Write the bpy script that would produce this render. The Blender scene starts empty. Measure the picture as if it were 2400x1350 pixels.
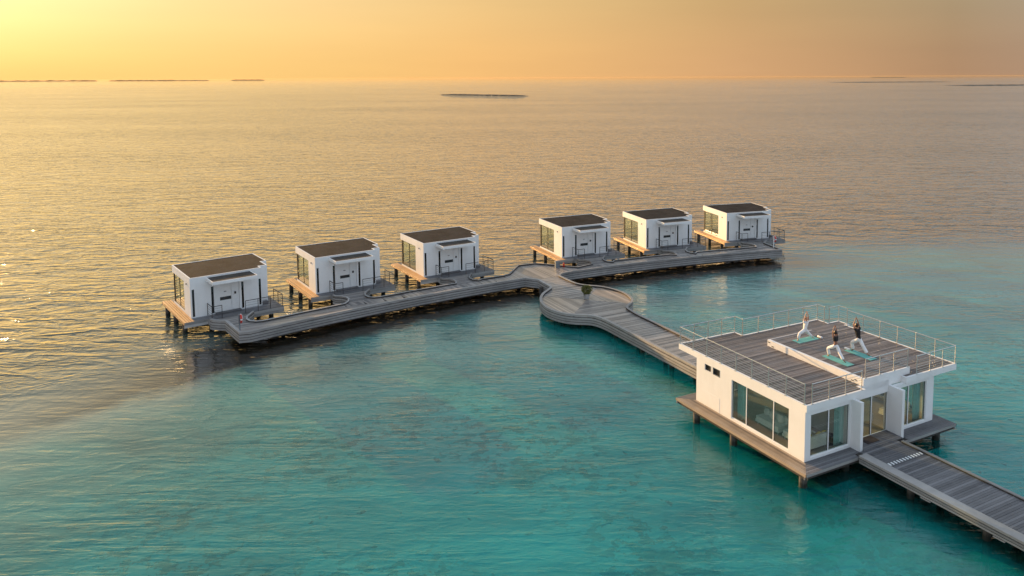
import bpy, bmesh, math, random
from math import sin, cos, pi, radians, atan2, hypot, sqrt
from mathutils import Vector, Matrix, noise

random.seed(11)
scene = bpy.context.scene
COL = scene.collection

# ------------------------------------------------------------------ camera
CAM_H = 19.8918
cam_data = bpy.data.cameras.new("camera")
cam = bpy.data.objects.new("camera", cam_data)
COL.objects.link(cam)
PITCH, ROLL = radians(5.1053), radians(-0.2751)
fwd = Vector((0, cos(PITCH), -sin(PITCH)))
right0 = Vector((1, 0, 0))
up0 = right0.cross(fwd)
right = right0 * cos(ROLL) + up0 * sin(ROLL)
up = -right0 * sin(ROLL) + up0 * cos(ROLL)
M = Matrix((right, up, -fwd)).transposed().to_4x4()
M.translation = Vector((0, 0, CAM_H))
cam.matrix_world = M
cam_data.sensor_width = 36.0
cam_data.sensor_fit = 'HORIZONTAL'
cam_data.lens = 26.7327
cam_data.shift_x = -0.03787
cam_data.shift_y = -0.13905
cam_data.clip_start = 0.5
cam_data.clip_end = 200000.0
scene.camera = cam

# ------------------------------------------------------------------ sky, sun, exposure
NISHITA_PART = 0.09
SUN_AZ, SUN_EL = radians(42.8), radians(7.5)      # azimuth to the left of +Y
world = bpy.data.worlds.new("World")
scene.world = world
world.use_nodes = True
wn = world.node_tree
wn.nodes.clear()
sky = wn.nodes.new("ShaderNodeTexSky")
sky.sky_type = 'NISHITA'
sky.sun_disc = False
sky.sun_elevation = SUN_EL
sky.sun_rotation = -SUN_AZ
sky.altitude = 0.0
sky.air_density = 1.0
sky.dust_density = 4.0
sky.ozone_density = 1.0
def wnode(t, **kw):
    n = wn.nodes.new(t)
    for k, v in kw.items():
        setattr(n, k, v)
    return n


def wlink(a, b):
    wn.links.new(a, b)


def wmath(op, a, b=None, clamp=False):
    n = wnode("ShaderNodeMath", operation=op, use_clamp=clamp)
    for i, v in enumerate((a, b)):
        if v is None:
            continue
        if isinstance(v, (int, float)):
            n.inputs[i].default_value = v
        else:
            wlink(v, n.inputs[i])
    return n.outputs[0]


def wramp(fac, stops, interp='EASE'):
    n = wnode("ShaderNodeValToRGB")
    n.color_ramp.interpolation = interp
    els = n.color_ramp.elements
    while len(els) < len(stops):
        els.new(0.5)
    for e, (p, c) in zip(els, stops):
        e.position = p
        e.color = (c[0], c[1], c[2], 1.0)
    wlink(fac, n.inputs[0])
    return n.outputs[0]


def wmix(fac, a, b, mode='MIX'):
    n = wnode("ShaderNodeMix", data_type='RGBA', blend_type=mode)
    n.clamp_result = False
    if isinstance(fac, float):
        n.inputs[0].default_value = fac
    else:
        wlink(fac, n.inputs[0])
    wlink(a, n.inputs[6])
    if isinstance(b, tuple):
        n.inputs[7].default_value = b
    else:
        wlink(b, n.inputs[7])
    return n.outputs[2]


# dusty sunset air added to the clear-sky model: colour by azimuth from the sun and by elevation
tc = wnode("ShaderNodeTexCoord")
sep = wnode("ShaderNodeSeparateXYZ")
wlink(tc.outputs['Generated'], sep.inputs[0])
dx, dy, dz = sep.outputs
flat = wmath('SQRT', wmath('ADD', wmath('MULTIPLY', dx, dx), wmath('ADD', wmath('MULTIPLY', dy, dy), 1e-6)))
sdot = wmath('DIVIDE', wmath('ADD', wmath('MULTIPLY', dx, -sin(SUN_AZ)), wmath('MULTIPLY', dy, cos(SUN_AZ))), flat)
sfac = wmath('ADD', wmath('MULTIPLY', sdot, 0.5), 0.5)
HORIZON = wramp(sfac, [(0.0, (.42, .44, .52)), (0.45, (.40, .34, .31)), (0.667, (.44, .265, .148)), (0.78, (.69, .395, .183)),
                       (0.90, (.93, .53, .19)), (0.974, (.96, .61, .205)), (1.0, (.95, .64, .20))], 'LINEAR')
LOW = wramp(sfac, [(0.0, (.56, .66, .80)), (0.45, (.48, .48, .48)), (0.667, (.405, .305, .175)), (0.78, (.59, .38, .165)),
                   (0.90, (.84, .55, .225)), (0.974, (.94, .67, .30)), (1.0, (.95, .73, .37))], 'LINEAR')
HIGH = wramp(sfac, [(0.0, (.66, .83, 1.0)), (0.5, (.62, .70, .82)), (0.75, (.54, .71, .79)), (0.9, (.72, .72, .64)), (1.0, (1.0, .88, .62))], 'LINEAR')
ZENITH = wramp(sfac, [(0.0, (.52, .66, .88)), (1.0, (.54, .65, .82))], 'LINEAR')
el = wmath('MAXIMUM', dz, 0.0)
up_a = wramp(el, [(0.0, (0, 0, 0)), (0.12, (1, 1, 1))], 'EASE')
up_b = wramp(el, [(0.10, (0, 0, 0)), (0.38, (1, 1, 1))], 'EASE')
up_c = wramp(el, [(0.48, (0, 0, 0)), (0.95, (1, 1, 1))], 'EASE')
# faint uneven veils of haze, drawn out along the horizon
veil_map = wnode("ShaderNodeMapping")
veil_map.inputs['Scale'].default_value = (1.6, 1.6, 16.0)
wlink(tc.outputs['Generated'], veil_map.inputs[0])
veil = wnode("ShaderNodeTexNoise")
veil.inputs['Scale'].default_value = 2.2
veil.inputs['Detail'].default_value = 5.0
wlink(veil_map.outputs[0], veil.inputs['Vector'])
veil_c = wramp(veil.outputs['Fac'], [(0.3, (.955, .955, .965)), (0.7, (1.0, 1.0, 1.0))], 'LINEAR')
air = wmix(up_c, wmix(up_b, wmix(up_a, HORIZON, LOW), HIGH), ZENITH)
SKY_STRENGTH = 0.05
EXPOSURE = 1.0
air = wmix(1.0, air, veil_c, 'MULTIPLY')
air_scaled = wmix(1.0, air, (1 / (SKY_STRENGTH * 2 ** EXPOSURE),) * 3 + (1.0,), 'MULTIPLY')
nish = wmix(1.0, sky.outputs[0], (NISHITA_PART,) * 3 + (1.0,), 'MULTIPLY')
total = wmix(1.0, nish, air_scaled, 'ADD')
bg = wn.nodes.new("ShaderNodeBackground")
bg.inputs['Strength'].default_value = SKY_STRENGTH
wo = wn.nodes.new("ShaderNodeOutputWorld")
wlink(total, bg.inputs['Color'])
wlink(bg.outputs[0], wo.inputs['Surface'])

sun_data = bpy.data.lights.new("sun", 'SUN')
sun_data.energy = 5.0
sun_data.angle = radians(0.5)
sun_data.color = (1.0, 0.62, 0.27)
sun = bpy.data.objects.new("sun", sun_data)
COL.objects.link(sun)
to_sun = Vector((-sin(SUN_AZ) * cos(SUN_EL), cos(SUN_AZ) * cos(SUN_EL), sin(SUN_EL)))
sun.rotation_mode = 'QUATERNION'
sun.rotation_quaternion = to_sun.to_track_quat('Z', 'Y')
sun.location = (-60, 60, 60)

vs = scene.view_settings
scene.display_settings.display_device = 'sRGB'
vs.view_transform = 'Standard'
vs.look = 'None'
vs.exposure = EXPOSURE
vs.gamma = 1.0
vs.use_curve_mapping = False

# ------------------------------------------------------------------ material helpers
class NT:
    """small wrapper round a material's node tree"""
    def __init__(self, name):
        self.mat = bpy.data.materials.new(name)
        self.mat.use_nodes = True
        self.t = self.mat.node_tree
        self.t.nodes.clear()
        self.out = self.n("ShaderNodeOutputMaterial")

    def n(self, kind, **kw):
        nd = self.t.nodes.new(kind)
        for k, v in kw.items():
            setattr(nd, k, v)
        return nd

    def put(self, sock, v):
        if v is None:
            return
        if hasattr(v, 'is_output'):
            self.t.links.new(v, sock)
        else:
            sock.default_value = v

    def math(self, op, a, b=None, c=None, clamp=False):
        nd = self.n("ShaderNodeMath", operation=op, use_clamp=clamp)
        for i, v in enumerate((a, b, c)):
            self.put(nd.inputs[i], v)
        return nd.outputs[0]

    def mix(self, fac, a, b, mode='MIX'):
        nd = self.n("ShaderNodeMix", data_type='RGBA', blend_type=mode)
        for i, v in ((0, fac), (6, a), (7, b)):
            if isinstance(v, tuple) and len(v) == 3:
                v = v + (1.0,)
            self.put(nd.inputs[i], v)
        return nd.outputs[2]

    def ramp(self, fac, stops, interp='LINEAR'):
        nd = self.n("ShaderNodeValToRGB")
        nd.color_ramp.interpolation = interp
        els = nd.color_ramp.elements
        while len(els) < len(stops):
            els.new(0.5)
        for e, (p, c) in zip(els, stops):
            e.position = p
            e.color = (c, c, c, 1) if isinstance(c, (int, float)) else (c[0], c[1], c[2], 1)
        self.put(nd.inputs[0], fac)
        return nd.outputs[0]

    def coords(self, scale=(1, 1, 1), rot=(0, 0, 0), which='Object'):
        if which == 'Position':
            v = self.n("ShaderNodeNewGeometry").outputs['Position']
        else:
            v = self.n("ShaderNodeTexCoord").outputs[which]
        mp = self.n("ShaderNodeMapping")
        mp.inputs['Scale'].default_value = scale
        mp.inputs['Rotation'].default_value = rot
        self.t.links.new(v, mp.inputs[0])
        return mp.outputs[0]

    def noise(self, vec, scale=1.0, detail=2.0, rough=0.5, dist=0.0):
        nd = self.n("ShaderNodeTexNoise")
        self.put(nd.inputs['Vector'], vec)
        nd.inputs['Scale'].default_value = scale
        nd.inputs['Detail'].default_value = detail
        nd.inputs['Roughness'].default_value = rough
        nd.inputs['Distortion'].default_value = dist
        return nd.outputs['Fac']

    def bump(self, height, dist=0.01, strength=1.0, normal=None):
        nd = self.n("ShaderNodeBump")
        nd.inputs['Strength'].default_value = strength
        self.put(nd.inputs['Distance'], dist)
        self.put(nd.inputs['Height'], height)
        if normal is not None:
            self.t.links.new(normal, nd.inputs['Normal'])
        return nd.outputs[0]

    def principled(self, color, rough=0.6, metal=0.0, normal=None, spec=0.5, **kw):
        p = self.n("ShaderNodeBsdfPrincipled")
        if isinstance(color, tuple) and len(color) == 3:
            color = color + (1.0,)
        self.put(p.inputs['Base Color'], color)
        self.put(p.inputs['Roughness'], rough)
        p.inputs['Metallic'].default_value = metal
        p.inputs['Specular IOR Level'].default_value = spec
        if normal is not None:
            self.t.links.new(normal, p.inputs['Normal'])
        for k, v in kw.items():
            self.put(p.inputs[k], v)
        return p.outputs[0]

    def done(self, shader):
        self.t.links.new(shader, self.out.inputs['Surface'])
        return self.mat


def simple_mat(name, color, rough=0.6, metal=0.0, var=0.12, scale=6.0, spec=0.5):
    m = NT(name)
    v = m.noise(m.coords(), scale, 3)
    f = m.ramp(v, [(0.3, 1 - var), (0.7, 1 + var)])
    c = m.mix(1.0, color, f, 'MULTIPLY')
    return m.done(m.principled(c, rough, metal, spec=spec))


# ------------------------------------------------------------------ sea
REEF_C, REEF_R = (53.18, -26.12), 110.8        # the reef edge follows the arc of the jetty


def make_water():
    m = NT("sea_water")
    pos = m.n("ShaderNodeNewGeometry").outputs['Position']
    sp = m.n("ShaderNodeSeparateXYZ")
    m.put(sp.inputs[0], pos)
    rx = m.math('SUBTRACT', sp.outputs[0], REEF_C[0])
    ry = m.math('SUBTRACT', sp.outputs[1], REEF_C[1])
    rr = m.math('SQRT', m.math('ADD', m.math('MULTIPLY', rx, rx), m.math('MULTIPLY', ry, ry)))
    rr0 = rr
    lag = m.math('MULTIPLY', m.math('MAXIMUM', m.math('SUBTRACT', -16.0, sp.outputs[0]), 0.0), 0.75)
    rr = m.math('ADD', rr, lag)
    wob = m.noise(m.coords((1, 1, 1), which='Position'), 0.055, 5, 0.6)
    rr = m.math('ADD', rr, m.math('MULTIPLY', m.math('SUBTRACT', wob, 0.5), 26.0))
    shallow = m.ramp(m.math('DIVIDE', m.math('SUBTRACT', 119.0, rr), 29.0), [(0.0, 0.0), (0.45, 0.68), (1.0, 1.0)], 'EASE')
    # body colour: milky turquoise over sand, green-black over the drop-off
    big = m.noise(m.coords((0.6, 1.0, 1), (0, 0, 0.4), 'Position'), 0.13, 6, 0.62)
    sand = m.mix(m.ramp(big, [(0.35, 0.0), (0.65, 1.0)]), (0.000, 0.185, 0.18), (0.014, 0.46, 0.425))
    deep = (0.045, 0.068, 0.062)
    bar = m.math('MULTIPLY', m.math('DIVIDE', lag, 6.0, clamp=True), m.math('DIVIDE', m.math('SUBTRACT', 118.0, rr0), 8.0, clamp=True))
    body = m.mix(shallow, m.mix(bar, deep, (0.17, 0.20, 0.165)), sand)
    # jetty's dark reflection painted into the body colour, with reef growth along the drop-off
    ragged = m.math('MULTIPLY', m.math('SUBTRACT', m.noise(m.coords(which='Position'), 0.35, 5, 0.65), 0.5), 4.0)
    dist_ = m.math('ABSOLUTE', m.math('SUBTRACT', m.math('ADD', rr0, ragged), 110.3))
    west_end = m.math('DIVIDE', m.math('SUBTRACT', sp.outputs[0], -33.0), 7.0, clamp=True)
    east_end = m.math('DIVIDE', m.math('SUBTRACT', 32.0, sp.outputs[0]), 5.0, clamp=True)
    coral_and_reflection = m.math('MULTIPLY', m.ramp(m.math('DIVIDE', dist_, 8.0), [(0.24, 1.0), (0.56, 0.0)], 'EASE'), m.math('MULTIPLY', west_end, east_end))
    body = m.mix(coral_and_reflection, body, (0.010, 0.009, 0.006))
    # dark reflection of the pavilion and entrance walk painted in over more reef
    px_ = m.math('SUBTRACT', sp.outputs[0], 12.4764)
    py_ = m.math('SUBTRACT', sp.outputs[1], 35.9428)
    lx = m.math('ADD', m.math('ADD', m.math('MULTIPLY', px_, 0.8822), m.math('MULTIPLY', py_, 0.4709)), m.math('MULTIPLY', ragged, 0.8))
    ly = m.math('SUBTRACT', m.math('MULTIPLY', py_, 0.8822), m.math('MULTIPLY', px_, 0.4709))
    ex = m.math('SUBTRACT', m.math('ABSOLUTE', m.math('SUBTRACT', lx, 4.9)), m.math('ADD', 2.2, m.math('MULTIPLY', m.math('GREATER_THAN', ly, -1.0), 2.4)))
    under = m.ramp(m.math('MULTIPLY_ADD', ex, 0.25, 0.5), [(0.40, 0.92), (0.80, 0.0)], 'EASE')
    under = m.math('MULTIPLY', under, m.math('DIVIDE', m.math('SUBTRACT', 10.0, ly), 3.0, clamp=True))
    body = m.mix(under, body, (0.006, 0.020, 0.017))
    # waves: three ripple sizes, crests lying across the view
    c1 = m.coords((0.42, 1.0, 1), (0, 0, radians(14)), 'Position')
    c2 = m.coords((0.50, 1.0, 1), (0, 0, radians(-12)), 'Position')
    c3 = m.coords((0.35, 1.0, 1), (0, 0, radians(24)), 'Position')
    def crest(n_):
        return m.math('SUBTRACT', 1.0, m.math('ABSOLUTE', m.math('MULTIPLY_ADD', n_, 2.0, -1.0)))

    w0 = m.noise(m.coords((0.40, 1.0, 1), (0, 0, radians(6)), 'Position'), 0.11, 2, 0.5, 0.3)
    w1 = m.math('POWER', crest(m.noise(c1, 0.30, 3, 0.5, 0.6)), 3.0)
    w2 = m.math('POWER', crest(m.noise(c2, 0.75, 3, 0.55, 0.6)), 2.0)
    w3 = m.noise(c3, 2.3, 4, 0.62, 0.4)
    gust = m.ramp(m.noise(m.coords((0.35, 1, 1), which='Position'), 0.014, 4), [(0.3, 0.72), (0.7, 1.12)])
    # the lagoon inside the reef lies calmer than the open sea
    calm = m.ramp(m.math('DIVIDE', m.math('SUBTRACT', 130.0, rr0), 24.0), [(0.15, 0.0), (0.85, 1.0)], 'EASE')
    big_ = m.math('MULTIPLY', m.math('ADD', m.math('MULTIPLY', w1, 0.26), m.math('ADD', m.math('MULTIPLY', w2, 0.165), m.math('MULTIPLY', w0, 0.20))),
                  m.math('MULTIPLY_ADD', calm, -0.86, 1.0))
    small_ = m.math('MULTIPLY', w3, m.math('MULTIPLY_ADD', calm, -0.018, 0.085))
    # long-crested wind ripples run in arcs across the lagoon, stronger on its open side
    w4 = m.noise(m.coords((0.13, 1.0, 1), (0, 0, radians(-17)), 'Position'), 1.15, 3, 0.55, 0.9)
    open_ = m.math('MULTIPLY_ADD', m.math('DIVIDE', m.math('SUBTRACT', 6.0, sp.outputs[0]), 26.0, clamp=True), 0.085, 0.035)
    small_ = m.math('ADD', small_, m.math('MULTIPLY', w4, open_))
    lee = m.ramp(m.math('DIVIDE', m.math('SUBTRACT', rr0, 92.0), 24.0), [(0.0, 1.0), (0.35, 0.45), (0.78, 0.45), (1.0, 1.0)], 'EASE')
    small_ = m.math('MULTIPLY', small_, lee)
    h = m.math('MULTIPLY', m.math('ADD', big_, small_), gust)
    nrm = m.bump(h, WAVE, 1.0)
    fr = m.n("ShaderNodeFresnel")
    fr.inputs['IOR'].default_value = 1.33
    m.put(fr.inputs['Normal'], nrm)
    dif = m.n("ShaderNodeBsdfDiffuse")
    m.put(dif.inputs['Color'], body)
    m.put(dif.inputs['Normal'], nrm)
    tr = m.n("ShaderNodeBsdfTransparent")
    m.put(tr.inputs['Color'], m.mix(shallow, (0.05, 0.20, 0.20), (0.11, 0.76, 0.73)))
    bodymix = m.n("ShaderNodeMixShader")
    m.put(bodymix.inputs[0], m.math('MULTIPLY', m.math('MULTIPLY', shallow, 0.6), m.math('SUBTRACT', 1.0, m.math('MAXIMUM', coral_and_reflection, m.math('MULTIPLY', under, 0.75)))))
    m.put(bodymix.inputs[1], dif.outputs[0])
    m.put(bodymix.inputs[2], tr.outputs[0])
    gl = m.n("ShaderNodeBsdfGlossy")
    gl.inputs['Color'].default_value = (1, 1, 1, 1)
    gl.inputs['Roughness'].default_value = 0.03
    m.put(gl.inputs['Normal'], nrm)
    mx = m.n("ShaderNodeMixShader")
    m.put(mx.inputs[0], m.ramp(fr.outputs[0], [(0.0, 0.0), (0.10, 0.125), (0.30, 0.52), (0.60, 0.93), (0.80, 1.0)]))
    m.put(mx.inputs[1], bodymix.outputs[0])
    m.put(mx.inputs[2], gl.outputs[0])
    m.done(mx.outputs[0])
    bm = bmesh.new()
    # one sheet to the horizon: a fan of rings that widen with distance
    rings = [0, 40, 80, 120, 200, 400, 800, 1600, 4000, 10000, 30000, 90000]
    prev = None
    N = 64
    for r in rings:
        cur = [bm.verts.new((r * cos(2 * pi * k / N), r * sin(2 * pi * k / N), 0)) for k in range(N)] if r else [bm.verts.new((0, 0, 0))]
        if prev is not None:
            for k in range(N):
                if len(prev) == 1:
                    bm.faces.new((prev[0], cur[k], cur[(k + 1) % N]))
                else:
                    bm.faces.new((prev[k], cur[k], cur[(k + 1) % N], prev[(k + 1) % N]))
        prev = cur
    me = bpy.data.meshes.new("water")
    bm.to_mesh(me)
    bm.free()
    me.materials.append(m.mat)
    o = bpy.data.objects.new("water", me)
    COL.objects.link(o)
    o['kind'] = 'structure'
    return o


def make_seabed():
    m = NT("sand_and_reef")
    v = m.coords(which='Position')
    sandn = m.noise(v, 0.35, 5, 0.6)
    sand = m.mix(sandn, (0.48, 0.54, 0.50), (0.68, 0.72, 0.65))
    zone = m.ramp(m.noise(v, 0.085, 4, 0.6), [(0.44, 0.0), (0.56, 1.0)])
    heads = m.ramp(m.noise(v, 1.3, 4, 0.62), [(0.50, 0.0), (0.56, 1.0)])
    strays = m.ramp(m.noise(v, 0.8, 3, 0.6), [(0.66, 0.0), (0.70, 1.0)])
    big = m.ramp(m.noise(v, 0.17, 6, 0.7), [(0.57, 0.0), (0.66, 0.9)])
    c = m.mix(m.math('MULTIPLY', zone, heads), sand, (0.03, 0.034, 0.024))
    c = m.mix(strays, c, (0.02, 0.022, 0.016))
    c = m.mix(big, c, (0.085, 0.07, 0.05))
    sx = m.n("ShaderNodeSeparateXYZ")
    m.put(sx.inputs[0], m.n("ShaderNodeNewGeometry").outputs['Position'])
    near = m.math('MULTIPLY', m.math('DIVIDE', m.math('SUBTRACT', sx.outputs[0], 6.0), 5.0, clamp=True), m.math('DIVIDE', m.math('SUBTRACT', 36.0, sx.outputs[1]), 5.0, clamp=True))
    thick = m.ramp(m.noise(v, 0.55, 5, 0.7), [(0.44, 0.0), (0.56, 0.85)])
    c = m.mix(m.math('MULTIPLY', near, thick), c, (0.05, 0.065, 0.05))
    m.done(m.principled(c, 0.9))
    bm = bmesh.new()
    N, R = 90, 2.6
    ids = {}
    for i in range(N):
        for j in range(N):
            x, y = -70 + i * R * 0.78, 5 + j * R * 0.62
            rr = hypot(x - REEF_C[0], y - REEF_C[1])
            drop = min(1.0, max(0.0, (rr - 106) / 12))
            z = -1.7 - 6 * drop * drop * (3 - 2 * drop) + 0.5 * noise.noise(Vector((x * 0.12, y * 0.12, 0))) + 0.25 * noise.noise(Vector((x * 0.5, y * 0.5, 3)))
            ids[i, j] = bm.verts.new((x, y, z))
    for i in range(N - 1):
        for j in range(N - 1):
            bm.faces.new((ids[i, j], ids[i + 1, j], ids[i + 1, j + 1], ids[i, j + 1]))
    me = bpy.data.meshes.new("seabed")
    bm.to_mesh(me)
    bm.free()
    me.materials.append(m.mat)
    for p in me.polygons:
        p.use_smooth = True
    o = bpy.data.objects.new("seabed", me)
    COL.objects.link(o)
    o['kind'] = 'structure'


WAVE = 0.9
make_water()
make_seabed()

# ------------------------------------------------------------------ mesh helpers
class MB:
    """collects simple solids and links them as ONE mesh object"""
    def __init__(self):
        self.v, self.f = [], []

    def add(self, vs, fs):
        k = len(self.v)
        self.v += [tuple(p) for p in vs]
        self.f += [tuple(i + k for i in f) for f in fs]
        return self

    def box(self, x0, x1, y0, y1, z0, z1):
        return self.add([(x0, y0, z0), (x1, y0, z0), (x1, y1, z0), (x0, y1, z0), (x0, y0, z1), (x1, y0, z1), (x1, y1, z1), (x0, y1, z1)],
                        [(0, 3, 2, 1), (4, 5, 6, 7), (0, 1, 5, 4), (1, 2, 6, 5), (2, 3, 7, 6), (3, 0, 4, 7)])

    def hexa(self, q, z0, z1):
        """a board: four plan corners in order, between two heights"""
        return self.add([(p[0], p[1], z0) for p in q] + [(p[0], p[1], z1) for p in q],
                        [(3, 2, 1, 0), (4, 5, 6, 7), (0, 1, 5, 4), (1, 2, 6, 5), (2, 3, 7, 6), (3, 0, 4, 7)])

    def prism(self, poly, z0, z1):
        n = len(poly)
        return self.add([(p[0], p[1], z0) for p in poly] + [(p[0], p[1], z1) for p in poly],
                        [tuple(range(n - 1, -1, -1)), tuple(range(n, 2 * n))] + [(i, (i + 1) % n, n + (i + 1) % n, n + i) for i in range(n)])

    def tube(self, p0, p1, r0, r1=None, n=8):
        r1 = r0 if r1 is None else r1
        p0, p1 = Vector(p0), Vector(p1)
        d = (p1 - p0).normalized()
        a = d.orthogonal().normalized()
        b = d.cross(a)
        vs = [p + (a * cos(2 * pi * k / n) + b * sin(2 * pi * k / n)) * r for p, r in ((p0, r0), (p1, r1)) for k in range(n)]
        fs = [(k, (k + 1) % n, n + (k + 1) % n, n + k) for k in range(n)] + [tuple(range(n - 1, -1, -1)), tuple(range(n, 2 * n))]
        return self.add(vs, fs)

    def lathe(self, prof, n=16, c=(0, 0, 0), axis='Z'):
        vs = []
        for r, z in prof:
            for k in range(n):
                a = 2 * pi * k / n
                p = (r * cos(a), r * sin(a), z)
                if axis == 'X':
                    p = (p[2], p[0], p[1])
                vs.append((p[0] + c[0], p[1] + c[1], p[2] + c[2]))
        fs = []
        for j in range(len(prof) - 1):
            for k in range(n):
                fs.append((j * n + k, j * n + (k + 1) % n, (j + 1) * n + (k + 1) % n, (j + 1) * n + k))
        return self.add(vs, fs + [tuple(range(n - 1, -1, -1)), tuple(range((len(prof) - 1) * n, len(prof) * n))])

    def torus(self, c, R, r, axis_u, axis_v, a0=0.0, a1=2 * pi, n=24, m=8):
        U_, V_ = Vector(axis_u), Vector(axis_v)
        W_ = U_.cross(V_)
        full = abs(a1 - a0 - 2 * pi) < 1e-6
        cnt = n if full else n + 1
        vs = []
        for i in range(cnt):
            a = a0 + (a1 - a0) * i / n
            e = U_ * cos(a) + V_ * sin(a)
            for k in range(m):
                b = 2 * pi * k / m
                vs.append(Vector(c) + e * (R + r * cos(b)) + W_ * (r * sin(b)))
        fs = []
        for i in range(n):
            j = (i + 1) % cnt
            for k in range(m):
                fs.append((i * m + k, j * m + k, j * m + (k + 1) % m, i * m + (k + 1) % m))
        if not full:
            fs += [tuple(range(m - 1, -1, -1)), tuple(range(n * m, n * m + m))]
        return self.add(vs, fs)

    def sweep(self, path, prof, closed=False):
        """run a cross-section along a plan path; prof = (offset to the right of travel, height)"""
        n, m = len(path), len(prof)
        base = len(self.v)
        for i, p in enumerate(path):
            d = []
            if closed or i > 0:
                q = path[(i - 1) % n]
                d.append((Vector(p) - Vector(q)).normalized())
            if closed or i < n - 1:
                q = path[(i + 1) % n]
                d.append((Vector(q) - Vector(p)).normalized())
            t = (d[0] + d[-1]).normalized()
            k = 1.0 / max(0.35, t.dot(d[0]))
            nx, ny = t.y * k, -t.x * k
            for o, z in prof:
                self.v.append((p[0] + nx * o, p[1] + ny * o, z))
        for i in range(n if closed else n - 1):
            j = (i + 1) % n
            for k in range(m):
                l = (k + 1) % m
                self.f.append((base + i * m + k, base + i * m + l, base + j * m + l, base + j * m + k))
        if not closed:
            self.f.append(tuple(base + k for k in range(m)))
            self.f.append(tuple(base + (n - 1) * m + k for k in range(m - 1, -1, -1)))
        return self

    def build(self, name, mat, parent=None, smooth=False, kind=None, fix=True):
        me = bpy.data.meshes.new(name)
        me.from_pydata(self.v, [], self.f)
        if fix:
            bm = bmesh.new()
            bm.from_mesh(me)
            bmesh.ops.recalc_face_normals(bm, faces=bm.faces)
            bm.to_mesh(me)
            bm.free()
        if mat is not None:
            me.materials.append(mat)
        if smooth:
            for p in me.polygons:
                p.use_smooth = True
        o = bpy.data.objects.new(name, me)
        COL.objects.link(o)
        if parent is not None:
            o.parent = parent
        if kind:
            o['kind'] = kind
        return o


def thing(name, label, cat, loc=(0, 0, 0), rz=0.0, group=None, kind=None):
    o = bpy.data.objects.new(name, None)
    COL.objects.link(o)
    o.location = loc
    o.rotation_euler = (0, 0, rz)
    o.empty_display_size = 0.3
    tag(o, label, cat, group, kind)
    return o


def tag(o, label=None, cat=None, group=None, kind=None):
    if label:
        o['label'] = label
    if cat:
        o['category'] = cat
    if group:
        o['group'] = group
    if kind:
        o['kind'] = kind
    return o


def copy_tree(o, parent=None):
    c = o.copy()
    COL.objects.link(c)
    if parent is not None:
        c.parent = parent
    for ch in list(o.children):
        copy_tree(ch, c)
    return c


def rows_of(poly, width, gap, angle=0.0, start=None):
    """split a plan polygon into boards lying along ANGLE: a list of four-corner plan outlines"""
    ca, sa = cos(-angle), sin(-angle)
    P = [(p[0] * ca - p[1] * sa, p[0] * sa + p[1] * ca) for p in poly]
    ys = [p[1] for p in P]
    y = min(ys) if start is None else start
    out = []

    def spans(yy):
        xs = []
        n = len(P)
        for i in range(n):
            (x0, y0), (x1, y1) = P[i], P[(i + 1) % n]
            if (y0 <= yy) != (y1 <= yy):
                xs.append(x0 + (yy - y0) / (y1 - y0) * (x1 - x0))
        xs.sort()
        return [(xs[k], xs[k + 1]) for k in range(0, len(xs) - 1, 2) if xs[k + 1] - xs[k] > 0.02]

    while y < max(ys) - 0.02:
        a, b = y + 0.003, min(y + width - gap, max(ys) - 0.003)
        s0, s1 = spans(a), spans(b)
        if len(s0) != len(s1):
            s0 = s1 = spans((a + b) / 2)
        for (l0, r0), (l1, r1) in zip(s0, s1):
            if min(r0, r1) <= max(l0, l1):
                continue
            q = [(l0, a), (r0, a), (r1, b), (l1, b)]
            out.append([(x * ca + yy * sa, -x * sa + yy * ca) for x, yy in q])
        y += width
    return out


def clip(poly, p, n):
    """the part of a plan polygon on the side of p that n points to"""
    out = []
    for i in range(len(poly)):
        a, b = poly[i], poly[(i + 1) % len(poly)]
        da = (a[0] - p[0]) * n[0] + (a[1] - p[1]) * n[1]
        db = (b[0] - p[0]) * n[0] + (b[1] - p[1]) * n[1]
        if da >= 0:
            out.append(a)
        if (da >= 0) != (db >= 0):
            t = da / (da - db)
            out.append((a[0] + (b[0] - a[0]) * t, a[1] + (b[1] - a[1]) * t))
    return out


def smooth_path(pts, sub=4):
    out = []
    n = len(pts)
    for i in range(n - 1):
        p0, p1, p2, p3 = (Vector(pts[max(0, min(n - 1, k))]) for k in (i - 1, i, i + 1, i + 2))
        for s in range(sub):
            t = s / sub
            out.append(tuple(0.5 * ((2 * p1) + (-p0 + p2) * t + (2 * p0 - 5 * p1 + 4 * p2 - p3) * t * t + (-p0 + 3 * p1 - 3 * p2 + p3) * t ** 3)))
    out.append(tuple(pts[-1]))
    return out


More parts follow.
